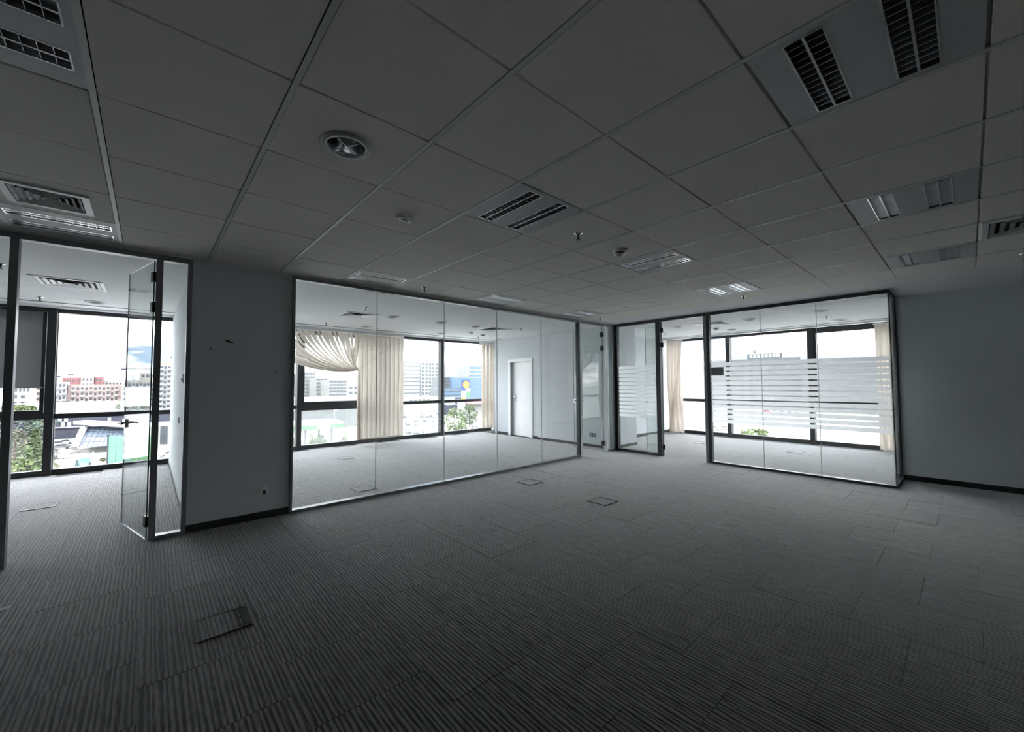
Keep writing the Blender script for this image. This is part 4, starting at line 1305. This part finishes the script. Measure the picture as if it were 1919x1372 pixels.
# yellow billboard
a, b = atY(738, 776, 110), atY(753, 790, 110)
bb = thing('billboard', 'small yellow billboard at the edge of the blind', 'sign', ((a.x + b.x) / 2, 110, GZ0))
MB().box(-(b.x - a.x) / 2, (b.x - a.x) / 2, 0, .3, b.z - GZ0, a.z - GZ0).build('panel', 'sig_yellow', bb)
MB().box(-.15, .15, .05, .3, 0, b.z - GZ0).build('post', 'bld_grey', bb)
for k, (px0, lb) in enumerate(((763, 'left'), (767.5, 'middle'), (772, 'right'))):
    pa, pb = atY(px0, 764, 120), atY(px0, 790, 120)
    t = thing('banner_flag', 'narrow white banner flag above the car park, %s of three' % lb, 'flag', (pa.x, 120, GZ0))
    MB().tube([(0, 0, 0), (0, 0, pa.z - GZ0)], .06, 5).build('pole', 'bld_grey', t)
    MB().box(.05, .75, -.03, .03, pb.z - GZ0, pa.z - GZ0).build('cloth', 'sig_white', t)
tree_at(852, 835, 765, 38, 'leaf_lime', 'round', 'broadleaf_tree', 'bright green leafy tree before the car park at the right window')
tree_at(880, 806, 758, 30, 'leaf', 'round', 'broadleaf_tree', 'darker green tree behind the bright one')
tree_at(866, 826, 795, 22, 'leaf_lime', 'round', 'shrub', 'bright green shrub at the foot of the leafy tree')

# cars
def car_meshes(paint):
    m_ = MB()
    prof = [(-2.1, .35), (-2.1, .85), (-1.3, .95), (-.75, 1.45), (.85, 1.48), (1.55, .98), (2.1, .9), (2.15, .35)]
    n = len(prof)
    m_.add([(x, -.85, z) for x, z in prof] + [(x, .85, z) for x, z in prof], [tuple(reversed(range(n))), tuple(range(n, 2 * n))] + [(i, (i + 1) % n, n + (i + 1) % n, n + i) for i in range(n)], paint)
    for s in (-1, 1):
        m_.hexa([(-1.05, s * .86, .98), (1.3, s * .86, .98), (.8, s * .86, 1.38), (-.7, s * .86, 1.38)], [(-1.05, s * .84, .98), (1.3, s * .84, .98), (.8, s * .84, 1.38), (-.7, s * .84, 1.38)], 'win_dark')
    m_.hexa([(1.5, -.7, 1.02), (1.5, .7, 1.02), (.9, .65, 1.46), (.9, -.65, 1.46)], [(1.54, -.7, 1.02), (1.54, .7, 1.02), (.94, .65, 1.47), (.94, -.65, 1.47)], 'win_dark')
    for x in (-1.3, 1.3):
        for s in (-1, 1):
            m_.tube([(x, s * .78, .32), (x, s * .90, .32)], .32, 10, 'car_dark')
    return m_.mesh('car')
CARS = {k: car_meshes('car_' + k) for k in ('white', 'grey', 'dark', 'red')}
def car(px, py, paint, rz, label, group):
    p = atZ(px, py)
    o = link('car', CARS[paint], None, (p.x, p.y, GZ0), rz)
    tag(o, label, 'car', group)
rng = random.Random(3)
rows_ = [(y, x) for y in (777, 783, 790, 798, 806, 813) for x in range(746, 826, 11 if y < 790 else 17)]
for y, x in rows_:
    pt = rng.choice(['white', 'white', 'grey', 'dark', 'grey'])
    car(x + rng.uniform(-2, 2), y, pt, rng.choice([1.2, 1.3, -1.9]) + rng.uniform(-.05, .05), 'small %s car in the %s of cars beside the closed blind' % ({'white': 'white', 'grey': 'silver', 'dark': 'black'}[pt], {777: 'farthest row', 783: 'second farthest row', 790: 'third farthest row', 798: 'third nearest row', 806: 'second nearest row', 813: 'nearest row'}[y]), 'cars in the back office car park')
for y, x in [(y, x) for y in (796, 802, 808) for x in range(830, 900, 12)]:
    if 838 < x < 872 and y > 775: continue
    pt = rng.choice(['white', 'grey', 'white', 'dark'])
    car(x + rng.uniform(-2, 2), y, pt, 1.1, 'tiny %s car in the %s row by the green trees, right window' % ({'white': 'white', 'grey': 'silver grey', 'dark': 'black'}[pt], {796: 'far', 802: 'middle', 808: 'near'}[y]), 'cars around the trees')
for x, y, pt, lb in ((106, 836, 'white', 'white car parked left of the glass pavilion'), (118, 833, 'white', 'second white car beside the glass pavilion steps'), (317, 856, 'white', 'white car seen through the sidelight'), (326, 862, 'white', 'nearer white car seen through the sidelight'),
                     (112, 842, 'grey', 'silver car in front of the parked white ones')):
    car(x, y, pt, .2, lb, None)

# --- seen from the meeting room
block('office_block', 'pale stepped office block left of the meeting room mullion', 'B', 1262, 1306, 706, 420, 20, 'bld_beige', 5, 5, 'bld_grey', visible_to=20)
block('office_block', 'tall pale slab beside the meeting room door post', 'B', 1306, 1345, 684, 340, 20, 'bld_white', 10, 4, 'concrete', visible_to=34, fill=.8)
block('office_block', 'long flat roofed white office front behind the striped glass', 'B', 1330, 1500, 673, 300, 12, 'bld_glass2', 6, 16, 'bld_glassgrey', visible_to=44, fill=.85, vfill=.5)
pv2, w2, h2 = block('rooftop_storey', 'set back glazed rooftop storey with small roof sign', 'B', 1400, 1466, 662, 302, 9, 'bld_glassgrey', 1, 8, 'concrete', zb=atX(1415, 673, 300).z + .1, visible_to=3, vfill=.8, fill=.8)
MB().box(-w2 * .33, -w2 * .20, -.4, -.2, h2 - .5, h2 + 2.6).build('sign_board', 'bld_white', pv2)
for k in range(2): MB().box(-w2 * .31, -w2 * .22, -.5, -.4, h2 + 1.5 - 1.2 * k, h2 + 2.2 - 1.2 * k).build('lettering', 'bld_dark', pv2)
MB().tube([(-w2 * .44, 0, h2), (-w2 * .46, 0, h2 + 1.2), (-w2 * .44, 0, h2 + 2.2)], .2, 6).build('vent_pipe', 'bld_grey', pv2)
MB().tube([(w2 * .46, 0, h2), (w2 * .46, 0, h2 + 1.8)], .12, 6).build('antenna', 'bld_grey', pv2)
block('office_block', 'pale long building behind the right striped panes', 'B', 1500, 1760, 672, 290, 8, 'bld_glass2', 6, 18, 'bld_glassgrey', visible_to=42, fill=.85, vfill=.5)
# neighbouring low roof
rf = thing('flat_roof_building', 'neighbouring low building with white membrane roof and skylight', 'building', (0, 0, 0))
RZ = -3.2
c_ = [atZ(1452, 818, RZ), atZ(1545, 806, RZ), atZ(1700, 812, RZ), atZ(1720, 850, RZ), atZ(1480, 835, RZ)]
n = len(c_)
MB().add([(p.x, p.y, RZ) for p in c_] + [(p.x, p.y, GZ0) for p in c_], [tuple(range(n))] + [(i, n + i, n + (i + 1) % n, (i + 1) % n) for i in range(n)]).build('roof_deck', 'roof_white', rf)
for x0, y0, x1, y1 in ((1500, 832, 1560, 808), (1540, 838, 1590, 808), (1590, 840, 1640, 812), (1470, 826, 1650, 822)):
    p, q = atZ(x0, y0, RZ), atZ(x1, y1, RZ)
    MB().tube([p + Vector((0, 0, .02)), q + Vector((0, 0, .02))], .035, 5).build('roof_seam', 'bld_grey', rf)
sk = [atZ(1558, 818, RZ), atZ(1572, 812, RZ), atZ(1612, 814, RZ), atZ(1608, 822, RZ)]
MB().hexa([p for p in sk], [p + Vector((0, 0, .5)) for p in sk]).build('skylight', 'sig_white', rf)
tree_at(1418, 868, 806, 66, 'leaf_lime', 'round', 'broadleaf_tree', 'green tree top below the striped glass')
for x, y, pt in ((1437, 773, 'red'), (1452, 774, 'white'), (1466, 775, 'white'), (1480, 776, 'white'), (1494, 777, 'white'), (1375, 792, 'white'), (1340, 806, 'white'), (1360, 806, 'white')):
    car(x, y, pt, 1.5, {'red': 'red car glimpsed between the frosted stripes', 'white': 'white car glimpsed below the frosted stripes'}[pt], 'cars behind the striped glass')
